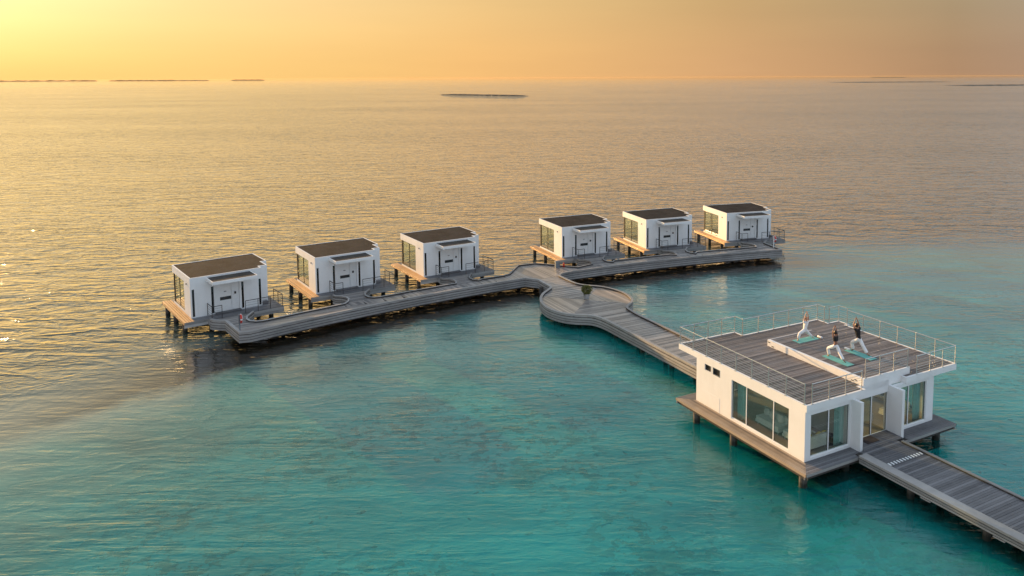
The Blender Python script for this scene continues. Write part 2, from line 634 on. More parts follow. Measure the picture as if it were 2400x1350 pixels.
# ------------------------------------------------------------------ materials
def make_wood(name, dark, light, stretch, rough=0.62, spec=0.4, vary=0.45):
    m = NT(name)
    rnd = m.n("ShaderNodeNewGeometry").outputs['Random Per Island']
    ob = m.n("ShaderNodeObjectInfo").outputs['Random']
    r = m.math('FRACT', m.math('ADD', rnd, m.math('MULTIPLY', ob, 7.31)))
    grain = m.noise(m.coords(stretch), 5.0, 5, 0.65)
    blot = m.noise(m.coords(which='Position'), 1.5, 5, 0.68)
    f = m.math('ADD', m.math('MULTIPLY_ADD', r, vary, (0.45 - vary) / 2), m.math('ADD', m.math('MULTIPLY', grain, 0.35), m.math('MULTIPLY', blot, 0.60)))
    c = m.mix(m.ramp(f, [(0.32, 0.0), (0.98, 1.0)]), dark, light)
    # a few boards weather to a warmer or a paler grey
    odd = m.ramp(m.math('FRACT', m.math('MULTIPLY', r, 17.7)), [(0.82, 0.0), (0.86, 0.55)])
    c = m.mix(odd, c, tuple(v * 1.35 for v in light))
    worn = m.ramp(m.noise(m.coords(which='Position'), 0.23, 3, 0.5), [(0.35, 0.86), (0.68, 1.14)])
    c = m.mix(1.0, c, worn, 'MULTIPLY')
    return m.done(m.principled(c, rough, normal=m.bump(grain, 0.004, 0.6), spec=spec))


def make_plaster():
    m = NT("white_plaster")
    v = m.coords(which='Position')
    big = m.noise(v, 0.5, 4, 0.6)
    streak = m.noise(m.coords((1.3, 1.3, 0.16), which='Position'), 1.0, 4, 0.6)
    c = m.mix(m.ramp(big, [(0.35, 0.0), (0.7, 1.0)]), (0.79, 0.785, 0.775), (0.73, 0.725, 0.71))
    c = m.mix(m.ramp(streak, [(0.50, 0.0), (0.80, 0.26)]), c, (0.52, 0.505, 0.47))
    return m.done(m.principled(c, 0.85, normal=m.bump(m.noise(v, 40, 3), 0.002, 0.5), spec=0.3))


def make_gravel(name, a, b):
    m = NT(name)
    v = m.coords()
    n1 = m.noise(v, 4.5, 5, 0.8)
    n2 = m.noise(v, 0.7, 4, 0.6)
    vor = m.n("ShaderNodeTexVoronoi")
    m.put(vor.inputs['Vector'], v)
    vor.inputs['Scale'].default_value = 14.0
    f = m.math('ADD', m.math('MULTIPLY', n1, 0.6), m.math('MULTIPLY', n2, 0.45))
    c = m.mix(m.ramp(f, [(0.35, 0.0), (0.72, 1.0)]), a, b)
    c = m.mix(0.35, c, m.mix(1.0, c, vor.outputs['Color'], 'MULTIPLY'))
    return m.done(m.principled(c, 0.95, normal=m.bump(vor.outputs['Distance'], 0.012, 0.5), spec=0.05))


def make_glass(name, tint, base_reflect=0.04):
    m = NT(name)
    fr = m.n("ShaderNodeFresnel")
    fr.inputs['IOR'].default_value = 1.52
    tr = m.n("ShaderNodeBsdfTransparent")
    tr.inputs['Color'].default_value = tint + (1.0,)
    gl = m.n("ShaderNodeBsdfGlossy")
    gl.inputs['Roughness'].default_value = 0.015
    mx = m.n("ShaderNodeMixShader")
    front = m.math('SUBTRACT', 1.0, m.n("ShaderNodeNewGeometry").outputs['Backfacing'])
    m.put(mx.inputs[0], m.math('MULTIPLY', front, m.math('ADD', m.math('MULTIPLY', fr.outputs[0], 1.5), base_reflect, clamp=True)))
    m.put(mx.inputs[1], tr.outputs[0])
    m.put(mx.inputs[2], gl.outputs[0])
    return m.done(mx.outputs[0])


WOOD_X = make_wood("weathered_boards", (0.060, 0.058, 0.062), (0.185, 0.180, 0.186), (0.25, 6, 6), vary=0.28)
WOOD_Y = make_wood("weathered_boards_lengthwise", (0.060, 0.058, 0.062), (0.185, 0.180, 0.186), (6, 0.25, 6), vary=0.28)
WOOD_J = make_wood("jetty_boards", (0.105, 0.098, 0.097), (0.30, 0.265, 0.24), (2.5, 2.5, 6), rough=0.36, spec=0.7, vary=0.75)
WOOD_P = make_wood("sunlit_plaza_boards", (0.17, 0.135, 0.11), (0.42, 0.335, 0.26), (2.5, 2.5, 6), rough=0.36, spec=0.7, vary=0.6)  # sunlight on the two along-laid plaza quarters, put into paler, warmer boards
WOOD_F = make_wood("grey_fascia_boards", (0.16, 0.155, 0.15), (0.37, 0.35, 0.33), (0.5, 0.5, 7))
WOOD_DECK = make_wood("sunlit_deck_boards", (0.40, 0.20, 0.075), (0.74, 0.42, 0.17), (6, 0.25, 6), rough=0.42, spec=0.7)  # low sun on the cabins' west decks, put into an orange board colour
WOOD_PAV = make_wood("sunlit_west_boards", (0.16, 0.12, 0.088), (0.40, 0.31, 0.225), (6, 0.25, 6), rough=0.45, vary=0.75)  # pavilion's west deck: its sunlight painted as a paler, warmer tone
WOOD_ROOF = make_wood("dark_roof_boards", (0.060, 0.049, 0.047), (0.205, 0.176, 0.165), (0.2, 6, 6), rough=0.5, vary=0.65)
PLASTER = make_plaster()
GRAVEL = make_gravel("brown_roof_gravel", (0.013, 0.013, 0.014), (0.066, 0.062, 0.062))
GRAVEL_PALE = make_gravel("grey_canopy_gravel", (0.05, 0.046, 0.043), (0.12, 0.108, 0.10))
STEEL = simple_mat("brushed_steel", (0.62, 0.61, 0.59), 0.32, 1.0, 0.06)
DARK_STEEL = simple_mat("dull_grey_steel", (0.075, 0.07, 0.066), 0.42, 0.5, 0.1)
BRONZE = simple_mat("dark_bronze_frame", (0.018, 0.015, 0.012), 0.45, 0.3, 0.1)
WHITE_FRAME = simple_mat("white_window_frame", (0.78, 0.78, 0.77), 0.45, 0, 0.03)


def make_pile():
    m = NT("weathered_pile")
    sp_ = m.n("ShaderNodeSeparateXYZ")
    m.put(sp_.inputs[0], m.n("ShaderNodeNewGeometry").outputs['Position'])
    n_ = m.noise(m.coords(which='Position'), 5.0, 4, 0.65)
    z_ = m.math('ADD', sp_.outputs[2], m.math('MULTIPLY', n_, 0.25))
    c = m.mix(m.ramp(z_, [(0.30, 0.0), (0.48, 1.0)]), (0.010, 0.014, 0.009), m.mix(n_, (0.05, 0.042, 0.036), (0.10, 0.088, 0.076)))
    return m.done(m.principled(c, 0.75, normal=m.bump(n_, 0.02)))


PILE_MAT = make_pile()
GLASS = make_glass("window_glass", (0.86, 0.91, 0.88), 0.10)
SLIT_GLASS = make_glass("dark_slit_glass", (0.10, 0.12, 0.13), 0.03)
PLATE = simple_mat("smoked_plate", (0.035, 0.04, 0.042), 0.25, 0, 0.05)
DOOR_WHITE = simple_mat("satin_white_door", (0.72, 0.72, 0.71), 0.5, 0, 0.03)
FLOOR_IN = simple_mat("pale_interior_floor", (0.33, 0.28, 0.22), 0.5, 0, 0.12, 1.5)
SOFFIT = simple_mat("dark_joists", (0.045, 0.038, 0.033), 0.9, 0, 0.2)
FABRIC_WHITE = simple_mat("ivory_upholstery", (0.66, 0.64, 0.60), 0.95, 0, 0.05)
FABRIC_TEAL = simple_mat("sheer_teal_curtain_cloth", (0.30, 0.50, 0.47), 0.9, 0, 0.08)
FABRIC_CREAM = simple_mat("cream_curtain_cloth", (0.60, 0.56, 0.50), 0.9, 0, 0.06)
YELLOW = simple_mat("mustard_cushion_cloth", (0.62, 0.46, 0.10), 0.95, 0, 0.1)
RED = simple_mat("red_buoy_plastic", (0.55, 0.035, 0.02), 0.5, 0, 0.1)
WHITE_PLASTIC = simple_mat("white_plastic", (0.75, 0.75, 0.73), 0.5, 0, 0.03)
GREY_METAL = simple_mat("blue_grey_cabinet_paint", (0.17, 0.19, 0.205), 0.5, 0, 0.06)
CONCRETE_POT = simple_mat("grey_stone_pot", (0.33, 0.335, 0.34), 0.8, 0, 0.1)
MAT_TEAL = simple_mat("teal_rubber_mat", (0.13, 0.40, 0.365), 0.85, 0, 0.07)
COIR = simple_mat("dark_brown_coir", (0.045, 0.030, 0.026), 0.95, 0, 0.2)
WHITE_CLOTH = simple_mat("white_cotton", (0.78, 0.77, 0.76), 0.95, 0, 0.04)
BLACK_CLOTH = simple_mat("black_cotton", (0.012, 0.012, 0.014), 0.9, 0, 0.2)
SKIN_LIGHT = simple_mat("fair_sunned_skin", (0.50, 0.27, 0.18), 0.55, 0, 0.06)
SKIN_TAN = simple_mat("tanned_skin", (0.33, 0.16, 0.095), 0.55, 0, 0.06)
SKIN_BROWN = simple_mat("brown_skin", (0.24, 0.115, 0.07), 0.55, 0, 0.06)
HAIR_BLOND = simple_mat("dark_blond_hair", (0.30, 0.17, 0.075), 0.6, 0, 0.25, 30)
HAIR_DARK = simple_mat("dark_brown_hair", (0.022, 0.014, 0.010), 0.5, 0, 0.25, 30)
LEAF = simple_mat("olive_green_leaf", (0.13, 0.135, 0.03), 0.5, 0, 0.5, 9.0)
ROCK = simple_mat("dark_reef_rock", (0.045, 0.038, 0.030), 0.95, 0, 0.4, 0.4)
PALM_GREEN = simple_mat("distant_palm_green", (0.045, 0.055, 0.022), 0.95, 0, 0.3, 0.01)
EYE = simple_mat("dark_eye", (0.02, 0.015, 0.012), 0.2)

# ------------------------------------------------------------------ plan of the place
DECK = 1.15
CABS = [(-28.3759, 58.4514, 0.6788), (-20.6033, 65.1208, 0.6097), (-12.0882, 70.7145, 0.5763),
        (1.1085, 78.158, 0.4447), (10.408, 82.1956, 0.3726), (20.0965, 85.9465, 0.2877)]
PAV = (12.4764, 35.9428, 0.4903)


def G(fr, p):
    c, s = cos(fr[2]), sin(fr[2])
    return (fr[0] + p[0] * c - p[1] * s, fr[1] + p[0] * s + p[1] * c)


def Lc(fr, p):
    c, s = cos(fr[2]), sin(fr[2])
    dx_, dy_ = p[0] - fr[0], p[1] - fr[1]
    return (dx_ * c + dy_ * s, -dx_ * s + dy_ * c)


R_FRONT, R_BACK = 110.8, 112.85
ARC_C = REEF_C


def arc_pt(r, a):
    return (ARC_C[0] + r * cos(a), ARC_C[1] + r * sin(a))


def arc_ang(p):
    return atan2(p[1] - ARC_C[1], p[0] - ARC_C[0])


def arc_run(r, a0, a1, step=0.028):
    n = max(1, int(abs(a1 - a0) / step))
    return [arc_pt(r, a0 + (a1 - a0) * k / n) for k in range(n + 1)]


NECK_L = [(1.0, -1.45), (1.08, -1.85), (1.48, -2.2), (1.72, -2.75), (1.70, -3.35), (1.42, -3.95), (0.95, -4.25)]
NECK_R = [(4.36, -1.45), (3.95, -1.95), (3.52, -2.5), (3.32, -3.15), (3.36, -3.75), (3.66, -4.15), (4.1, -4.32)]


def neck(i, pts):
    return [G(CABS[i], p) for p in pts]


def opening(i):
    """edge of the water gap between cabin i and cabin i+1, water on the right of travel"""
    a = neck(i + 1, NECK_L)
    b = neck(i, NECK_R)
    if i == 2:
        mid = [(2.6, 73.95), (1.6, 74.3), (0.3, 74.9), (-1.66, 75.6), (-3.35, 74.75), (-4.05, 71.4)]
        a2, b2 = arc_ang(mid[-1]), arc_ang(b[-1])
        return a[:-1] + mid + arc_run(R_BACK, a2 + 0.006, b2, 0.028) + b[::-1][1:]
    return a[:-1] + arc_run(R_BACK, arc_ang(a[-1]), arc_ang(b[-1])) + b[::-1][1:]


left_end = neck(0, [(1.0, -1.45), (1.1, -1.85), (1.45, -2.3), (1.8, -2.62), (1.78, -6.22)])
plaza_left = smooth_path([(-1.39, 69.45), (-0.74, 68.05), (-0.14, 66.75), (-0.36, 65.80), (-0.75, 64.82), (-0.95, 63.74), (-0.97, 62.7), (-0.78, 61.55),
                          (-0.24, 60.25), (0.80, 59.1), (1.90, 58.62), (3.15, 58.40), (3.85, 57.75)], 3)
walk_left = [G(PAV, (2.72, 22.4)), G(PAV, (2.72, 9.3))]
walk_right = [G(PAV, (5.74, 9.3)), G(PAV, (5.76, 22.6))]
plaza_right = smooth_path([(6.45, 59.75), (6.22, 60.42), (6.33, 61.07), (6.76, 62.06), (6.84, 63.09), (6.46, 64.56), (5.64, 65.83), (4.53, 66.80), (3.30, 67.26),
                           (2.27, 67.94), (1.25, 69.75), (0.83, 70.70), (1.08, 71.44)], 3)
right_end = neck(5, [(3.3, -6.15), (3.42, -2.55), (3.95, -1.95), (4.36, -1.45)])
F1 = left_end + arc_run(R_FRONT, arc_ang(left_end[-1]) - 0.006, arc_ang((-2.0, 69.75)) + 0.004) + plaza_left[1:] + walk_left
F2 = walk_right + plaza_right + arc_run(R_FRONT, arc_ang((1.08, 71.44)) - 0.01, arc_ang(right_end[0]) + 0.006) + right_end
OPEN = [opening(i) for i in range(5)]
OUTLINE = F1 + F2
for i in (4, 3, 2, 1, 0):
    OUTLINE = OUTLINE + OPEN[i]


def fascia(path, parent, top, bottom, n=4, cap=0.17, mat=None):
    """a kerb cap and N boards, one under another, along a deck's edge"""
    mat = mat or WOOD_F
    h = (top - bottom) / n
    for k in range(n):
        z1 = top - k * h
        proud = (0.0, 0.018, 0.004, 0.02, 0.0)[k % 5]
        MB().sweep(path, [(-0.045, z1 - h + 0.045), (proud, z1 - h + 0.045), (proud, z1), (-0.045, z1)]).build('plank', mat, parent)
    MB().sweep(path, [(-cap, top + 0.004), (0.03, top + 0.004), (0.03, top + 0.045), (-cap, top + 0.045)]).build('kerb', mat, parent)
    MB().sweep(path, [(-cap + 0.02, bottom + 0.25), (-0.05, bottom + 0.25), (-0.05, top), (-cap + 0.02, top)]).build('kerb_backing', SOFFIT, parent)


def add_piles(parent, pts, r=0.17, top=0.9):
    src = None
    for p in pts:
        if src is None:
            src = MB().tube((0, 0, -2.6), (0, 0, top), r, n=12).build('pile', PILE_MAT, parent, smooth=False)
            o = src
        else:
            o = src.copy()
            COL.objects.link(o)
        o.location = (p[0], p[1], 0)
        o.rotation_euler = (0, 0, random.random() * 3)


# ------------------------------------------------------------------ curved jetty with plaza
jetty = bpy.data.objects.new("jetty", None)
COL.objects.link(jetty)
tag(jetty, "curved grey timber jetty with a round plaza and six short necks to the cabins", None, None, 'structure')
JZ = 1.10
MB().prism(OUTLINE, 0.50, JZ - 0.04).build('joists', SOFFIT, jetty)

# boards: each region has its own direction
mb = MB()


def lay(poly, angle, w=0.145, uneven=0.003):
    for q in rows_of(poly, w, 0.012, angle):
        d = random.uniform(-uneven, uneven)
        mb.hexa(q, JZ - 0.04, JZ + d)


def sep_between(a, b):
    """half-plane normal pointing from a to b, through the middle"""
    m_ = ((a[0] + b[0]) / 2, (a[1] + b[1]) / 2)
    n_ = Vector((b[0] - a[0], b[1] - a[1])).normalized()
    return m_, (n_.x, n_.y)


cen = [G(c, (2.5, -5.0)) for c in CABS]
jmid = (-1.2, 72.6)
order = cen[:3] + [jmid] + cen[3:]
stem_p, stem_n = (-0.15, 70.45), Vector((0.4709, -0.8822))
main = clip(OUTLINE, stem_p, (-stem_n.x, -stem_n.y))
for k, c in enumerate(order):
    reg = main
    if k > 0:
        m_, n_ = sep_between(order[k - 1], c)
        reg = clip(reg, m_, n_)
    if k < len(order) - 1:
        m_, n_ = sep_between(c, order[k + 1])
        reg = clip(reg, m_, (-n_[0], -n_[1]))
    if k == 3:
        lay(reg, arc_ang(c), 0.145)
        continue
    fr = CABS[k if k < 3 else k - 1]
    nx, ny = -sin(fr[2]), cos(fr[2])
    p = G(fr, (2.5, -4.12))
    strip = clip(reg, p, (-nx, -ny))
    nk = clip(reg, p, (nx, ny))
    # the strip itself fans in narrow sectors so its boards stay square to the curve
    a0, a1 = [f(arc_ang(q) for q in strip) for f in (max, min)]
    nsec = 6
    for s in range(nsec):
        b0, b1 = a0 + (a1 - a0) * s / nsec, a0 + (a1 - a0) * (s + 1) / nsec
        sec = clip(strip, ARC_C, (sin(b0), -cos(b0)))
        sec = clip(sec, ARC_C, (-sin(b1), cos(b1)))
        if len(sec) > 2:
            lay(sec, (b0 + b1) / 2)
    lay(nk, fr[2])
south = clip(OUTLINE, stem_p, (stem_n.x, stem_n.y))
PC = (2.95, 63.1)
pl = clip(south, G(PAV, (4.4, 24.3)), (-sin(PAV[2]), cos(PAV[2])))
pl_stem = clip(pl, G(PAV, (4.4, 32.6)), (-sin(PAV[2]), cos(PAV[2])))
pl = clip(pl, G(PAV, (4.4, 32.6)), (sin(PAV[2]), -cos(PAV[2])))
lay(pl_stem, PAV[2], uneven=0.011)
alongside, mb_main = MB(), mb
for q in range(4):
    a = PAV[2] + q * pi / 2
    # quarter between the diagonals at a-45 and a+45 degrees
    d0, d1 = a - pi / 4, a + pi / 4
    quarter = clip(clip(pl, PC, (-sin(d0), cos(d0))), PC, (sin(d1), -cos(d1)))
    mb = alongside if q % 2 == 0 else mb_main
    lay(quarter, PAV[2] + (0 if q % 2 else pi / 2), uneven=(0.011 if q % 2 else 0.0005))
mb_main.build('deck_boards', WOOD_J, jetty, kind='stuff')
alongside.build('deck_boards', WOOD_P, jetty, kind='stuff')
# straight walk from the plaza to the pavilion: every board a plank
nw = clip(south, G(PAV, (4.4, 24.3)), (sin(PAV[2]), -cos(PAV[2])))
for q in rows_of(nw, 0.145, 0.014, PAV[2]):
    MB().hexa(q, JZ - 0.04, JZ + random.uniform(-0.010, 0.010)).build('plank', WOOD_J, jetty)
fascia(F1, jetty, 1.215, 0.40, cap=0.20)
fascia(F2, jetty, 1.215, 0.40)
for path in OPEN:
    fascia(path, jetty, 1.195, 0.40, cap=0.11)
for a0_, a1_ in ((132.0, 119.8), (118.0, 106.3)):  # solid strips added under the jetty to shut out light through the gap
    MB().sweep(arc_run(111.9, radians(a0_), radians(a1_)), [(-0.45, 0.16), (0.55, 0.16), (0.55, 0.49), (-0.45, 0.49)]).build('beam_fill', SOFFIT, jetty)
MB().prism([(PC[0] + 3.0 * cos(k * pi / 10), PC[1] + 3.0 * sin(k * pi / 10)) for k in range(20)], 0.25, 0.49).build('beam_fill', SOFFIT, jetty)  # solid disc added likewise under the plaza
pile_pts = []
for k in range(9):
    a = radians(131.4) - k * radians(3.0)
    if 117.3 < math.degrees(a) < 120.4:
        continue
    pile_pts += [arc_pt(112.2, a)]
for k in range(6):
    a = k * pi / 3 + 0.3
    pile_pts.append((PC[0] + 2.7 * cos(a), PC[1] + 2.7 * sin(a)))
for y in (11.5, 15.0, 18.5, 22.0, 34.5):
    pile_pts += [G(PAV, (3.2, y)), G(PAV, (5.3, y))]
pile_pts += [(-3.2, 72.5), (-1.6, 74.6), (0.8, 73.6)]
add_piles(jetty, pile_pts)

# ------------------------------------------------------------------ entrance walk in front of the pavilion
walk = bpy.data.objects.new("entrance_walkway", None)
COL.objects.link(walk)
walk.location = (PAV[0], PAV[1], 0)
walk.rotation_euler = (0, 0, PAV[2])
tag(walk, "straight grey timber walkway leading to the glazed pavilion door", None, None, 'structure')
WZ = 0.97
wx0, wx1 = 2.70, 5.98
y = -0.62
while y > -40:
    w = 0.145
    q = [(wx0 + 0.45, y - w + 0.013), (wx1 - 0.10, y - w + 0.013), (wx1 - 0.10, y), (wx0 + 0.45, y)]
    if y > -13:
        MB().hexa(q, WZ - 0.03, WZ + random.uniform(-0.004, 0.004)).build('plank', WOOD_X, walk)
    elif y > -13.2:
        rest = MB()
        rest.hexa(q, WZ - 0.03, WZ)
    else:
        rest.hexa(q, WZ - 0.03, WZ + random.uniform(-0.004, 0.004))
    y -= w
rest.build('deck_boards', WOOD_X, walk, kind='stuff')
MB().box(wx0 + 0.15, wx1 - 0.1, -40, -0.6, 0.64, WZ - 0.03).build('joists', SOFFIT, walk)
fascia([(wx0, -0.95), (wx0, -40)], walk, 1.01, 0.62, 3, cap=0.50)
fascia([(wx1, -40), (wx1, -0.95)], walk, 1.03, 0.62, 3, cap=0.14)
for (yy, zz) in ((-4.6, 0.575), (-8.0, 0.58)):
    MB().box(wx0 - 0.01, wx0 + 0.05, yy - 0.25, yy + 0.25, zz, 0.63).build('plank', WOOD_F, walk)
add_piles(walk, [(x, yy) for yy in (-3.5, -7.2, -11, -15, -19, -24, -30) for x in (wx0 + 0.5, wx1 - 0.5)])
mk = None
for k in range(12):
    x = 3.34 + k * 0.212
    if mk is None:
        mk = MB().hexa([(0, -0.11), (0.10, -0.11), (0.125, 0.11), (0.025, 0.11)], 0.0, 0.004).build('marking', WHITE_PLASTIC, walk)
        o = mk
    else:
        o = mk.copy()
        COL.objects.link(o)
    o.location = (x, -2.16, WZ + 0.006)

# ------------------------------------------------------------------ spa cabins (local frame: front-left wall corner, x along the front, y to the sea)
def wall_boxes(spans, m):
    for s in spans:
        m.box(*s)


def build_cabin():
    t = thing('spa_cabin', 'cabin', 'cabin')
    H = 3.18
    # walls: front with four slits and a recessed door bay, west wall with the big window, sea wall, stepped east side
    w = MB()
    xs = [0.0, 0.12, 0.30, 1.55, 1.72, 3.89, 4.07, 5.28, 5.46, 5.90]
    solid = [(0, 0.12), (0.30, 1.55), (3.89 - 0.17, 3.89), (4.07, 5.28), (5.46, 5.52)]
    for a, b in solid:
        w.box(a, b, 0.0, 0.20, 0.06, 2.26)
    w.box(1.72, 3.72, 0.10, 0.20, 0.06, 2.60)
    w.box(0, 1.72, 0.0, 0.20, 2.26, H - 0.02)
    w.box(1.72, 3.72, 0.0, 0.20, 2.60, H - 0.02)
    w.box(3.72, 5.52, 0.0, 0.20, 2.26, H - 0.02)
    w.box(0, 5.52, 0.0, 0.20, -0.02, 0.06)
    # west wall
    w.box(0, 0.20, 0.20, 1.90, -0.02, H - 0.02)
    w.box(0, 0.20, 1.90, 5.70, 2.60, H - 0.02)
    w.box(0, 0.20, 1.90, 5.52, -0.02, 0.12)
    # sea wall
    w.box(0.20, 6.66, 5.50, 5.70, 2.60, H - 0.02)
    w.box(4.3, 6.66, 5.50, 5.70, -0.02, 2.60)
    w.box(0.20, 4.3, 5.50, 5.70, -0.02, 0.12)
    # stepped east side round the open-air bathroom
    w.box(5.36, 5.52, 0.20, 0.62, -0.02, H - 0.02)
    w.box(5.52, 6.20, 0.62, 0.78, -0.02, H - 0.02)
    w.box(6.04, 6.20, 0.78, 2.15, -0.02, H - 0.02)
    w.box(6.04, 6.66, 2.15, 2.31, -0.02, H - 0.02)
    w.box(6.50, 6.66, 2.31, 5.50, -0.02, H - 0.02)
    w.build('wall', PLASTER, t)
    # roof
    outline = [(0.0, 0.0), (5.52, 0.0), (5.52, 0.62), (6.20, 0.62), (6.20, 2.15), (6.66, 2.15), (6.66, 5.70), (0.0, 5.70)]
    inner = [(0.08, 0.08), (5.44, 0.08), (5.44, 0.70), (6.12, 0.70), (6.12, 2.23), (6.58, 2.23), (6.58, 5.62), (0.08, 5.62)]
    rf = MB().prism(inner, H - 0.20, H - 0.012).build('roof', GRAVEL, t)
    MB().sweep(outline, [(-0.08, H - 0.45), (0.004, H - 0.45), (0.004, H + 0.012), (-0.08, H + 0.012)], closed=True).build('parapet', PLASTER, rf)
    MB().box(0.2, 5.3, 0.2, 5.5, H - 0.34, H - 0.2).build('ceiling', DOOR_WHITE, t)
    MB().box(0.2, 5.3, 0.2, 5.5, -0.02, 0.03).build('floor', FLOOR_IN, t)
    # canopy over the door
    cn = MB()
    cn.box(1.22, 4.66, -1.80, 0.0, 2.80, 2.98)
    for b in ((1.22, 1.28, -1.80, 0.0), (4.60, 4.66, -1.80, 0.0), (1.28, 4.60, -1.80, -1.74)):
        cn.box(b[0], b[1], b[2], b[3], 2.98, 3.05)
    cp = cn.build('canopy', PLASTER, t)
    MB().box(1.28, 4.60, -1.74, -0.003, 2.984, 3.03).build('gravel_bed', GRAVEL_PALE, cp)
    # slit windows
    src = None
    for x0 in (0.12, 1.55, 3.89, 5.28):
        if src is None:
            f = MB()
            f.box(0.0, 0.175, 0.05, 0.075, 0.06, 2.26)
            src = f.build('slit_window', SLIT_GLASS, t)
            o = src
            fr = MB().box(0.0, 0.018, 0.03, 0.05, 0.06, 2.26).box(0.157, 0.175, 0.03, 0.05, 0.06, 2.26).build('frame', BRONZE, o)
        else:
            o = copy_tree(src, t)
        o.location = (x0 + 0.002, 0, 0)
        MB().box(x0 + 0.004, x0 + 0.17, 0.12, 0.16, 0.06, 2.26).build('blind', BRONZE, t)
    # door bay
    d = MB().box(1.76, 3.085, 0.045, 0.095, 0.10, 2.50).build('door', DOOR_WHITE, t)
    MB().box(2.21, 3.07, 0.028, 0.044, 1.00, 1.26).build('door_plate', PLATE, d)
    sg = MB()
    for k in range(3):
        sg.box(2.53 + k * 0.068, 2.58 + k * 0.068, 0.034, 0.044, 1.655, 1.715)
    sg.build('sign', BRONZE, d)
    MB().box(3.115, 3.70, 0.045, 0.095, 0.10, 2.50).build('side_panel', DOOR_WHITE, t)
    MB().box(3.33, 3.45, -0.03, 0.043, 1.37, 1.55).build('wall_lamp', BRONZE, t)
    MB().box(3.0, 3.11, 0.03, 0.045, 1.08, 1.12).build('handle', STEEL, t)
    MB().box(1.80, 3.75, -0.36, -0.003, 0.004, 0.11).build('step', WOOD_X, t)
    MB().box(5.56, 6.10, 0.20, 0.615, 0.004, 0.20).build('step', WOOD_X, t)
    # window on the west wall, glazing on the sea wall
    wf = MB().box(0.06, 0.13, 1.97, 5.30, 0.12, 0.17).box(0.06, 0.13, 1.90, 1.97, 0.12, 2.60).box(0.06, 0.13, 1.97, 5.30, 2.55, 2.60)
    wf.box(0.06, 0.13, 5.30, 5.37, 0.12, 2.60)
    wn_ = wf.build('window_frame', BRONZE, t)
    MB().box(0.065, 0.125, 3.60, 3.67, 0.17, 2.55).build('mullion', BRONZE, wn_)
    MB().box(0.05, 0.14, 5.40, 5.52, 0.12, 2.60).build('corner_post', BRONZE, t)
    MB().box(0.09, 0.10, 1.97, 3.60, 0.17, 2.55).build('pane', GLASS, wn_)
    MB().box(0.09, 0.10, 3.67, 5.30, 0.17, 2.55).build('pane', GLASS, wn_)
    sf = MB().box(0.22, 0.29, 5.57, 5.64, 0.12, 2.60).box(0.29, 4.22, 5.57, 5.64, 0.12, 0.16).box(4.22, 4.29, 5.57, 5.64, 0.12, 2.60)
    sw = sf.build('window_frame', BRONZE, t)
    MB().box(2.2, 2.27, 5.57, 5.64, 0.16, 2.60).build('mullion', BRONZE, sw)
    MB().box(0.29, 2.2, 5.60, 5.61, 0.16, 2.60).build('pane', GLASS, sw)
    MB().box(2.27, 4.22, 5.60, 5.61, 0.16, 2.60).build('pane', GLASS, sw)
    MB().lathe([(0.04, 0), (0.055, 0.03), (0.05, 0.10), (0.0, 0.11)], 10, (-0.02, 1.03, 2.50)).build('spotlight', BRONZE, t)
    # platform: boards, edge boards, dark joists, piles
    P = [(-0.72, -0.88), (1.0, -0.88), (1.0, -1.45), (6.80, -1.45), (6.80, 6.60), (-0.72, 6.60)]
    dk = MB()
    west = [(-0.72, -0.88), (0.0, -0.88), (0.0, 6.60), (-0.72, 6.60)]
    rest_ = [(0.0, -0.88), (1.0, -0.88), (1.0, -1.45), (6.80, -1.45), (6.80, 6.60), (0.0, 6.60)]
    pw = MB()
    for q in rows_of(west, 0.18, 0.035, pi / 2):
        pw.hexa(q, -0.05, -0.02 + random.uniform(-0.003, 0.003))
    pw.build('deck_boards', WOOD_DECK, t, kind='stuff')
    for q in rows_of(rest_, 0.145, 0.012, 0.0):
        dk.hexa(q, -0.05, -0.022 + random.uniform(-0.003, 0.003))
    dk.build('deck_boards', WOOD_X, t, kind='stuff')
    Q = [(P[0][0] + 0.05, P[0][1] + 0.05), (1.05, -0.83), (1.05, -1.40), (6.75, -1.40), (6.75, 6.55), (-0.67, 6.55)]
    MB().prism(Q, -0.22, -0.052).build('joists', SOFFIT, t)
    MB().prism([(-0.25, -0.55), (6.3, -0.55), (6.3, 6.2), (-0.25, 6.2)], -0.50, -0.23).build('beam_fill', SOFFIT, t)
    loop = P
    MB().sweep([P[5], P[0]], [(-0.05, -0.235), (0.0, -0.235), (0.0, -0.028), (-0.05, -0.028)]).build('edge_board', WOOD_DECK, t)
    for k, (a, b) in enumerate(((0, 1), (1, 2), (2, 3), (3, 4), (4, 5))):
        for (z0, z1) in ((-0.24, -0.028), (-0.46, -0.255)):
            if k > 2 and z0 < -0.3:
                continue
            MB().sweep([P[a], P[b]], [(-0.05, z0), (0.0, z0), (0.0, z1), (-0.05, z1)]).build('edge_board', WOOD_F, t)
    src = None
    for (x, y) in ((-0.42, 0.3), (-0.42, 3.2), (-0.42, 6.0), (1.6, 0.4), (4.4, 0.4), (6.2, 0.0), (6.2, 3.2), (6.2, 6.0), (3.0, 3.0)):
        if src is None:
            src = MB().tube((0, 0, -4.2), (0, 0, -0.24), 0.19, n=12).build('pile', PILE_MAT, t)
            o = src
        else:
            o = src.copy()
            COL.objects.link(o)
        o.location = (x, y, 0)
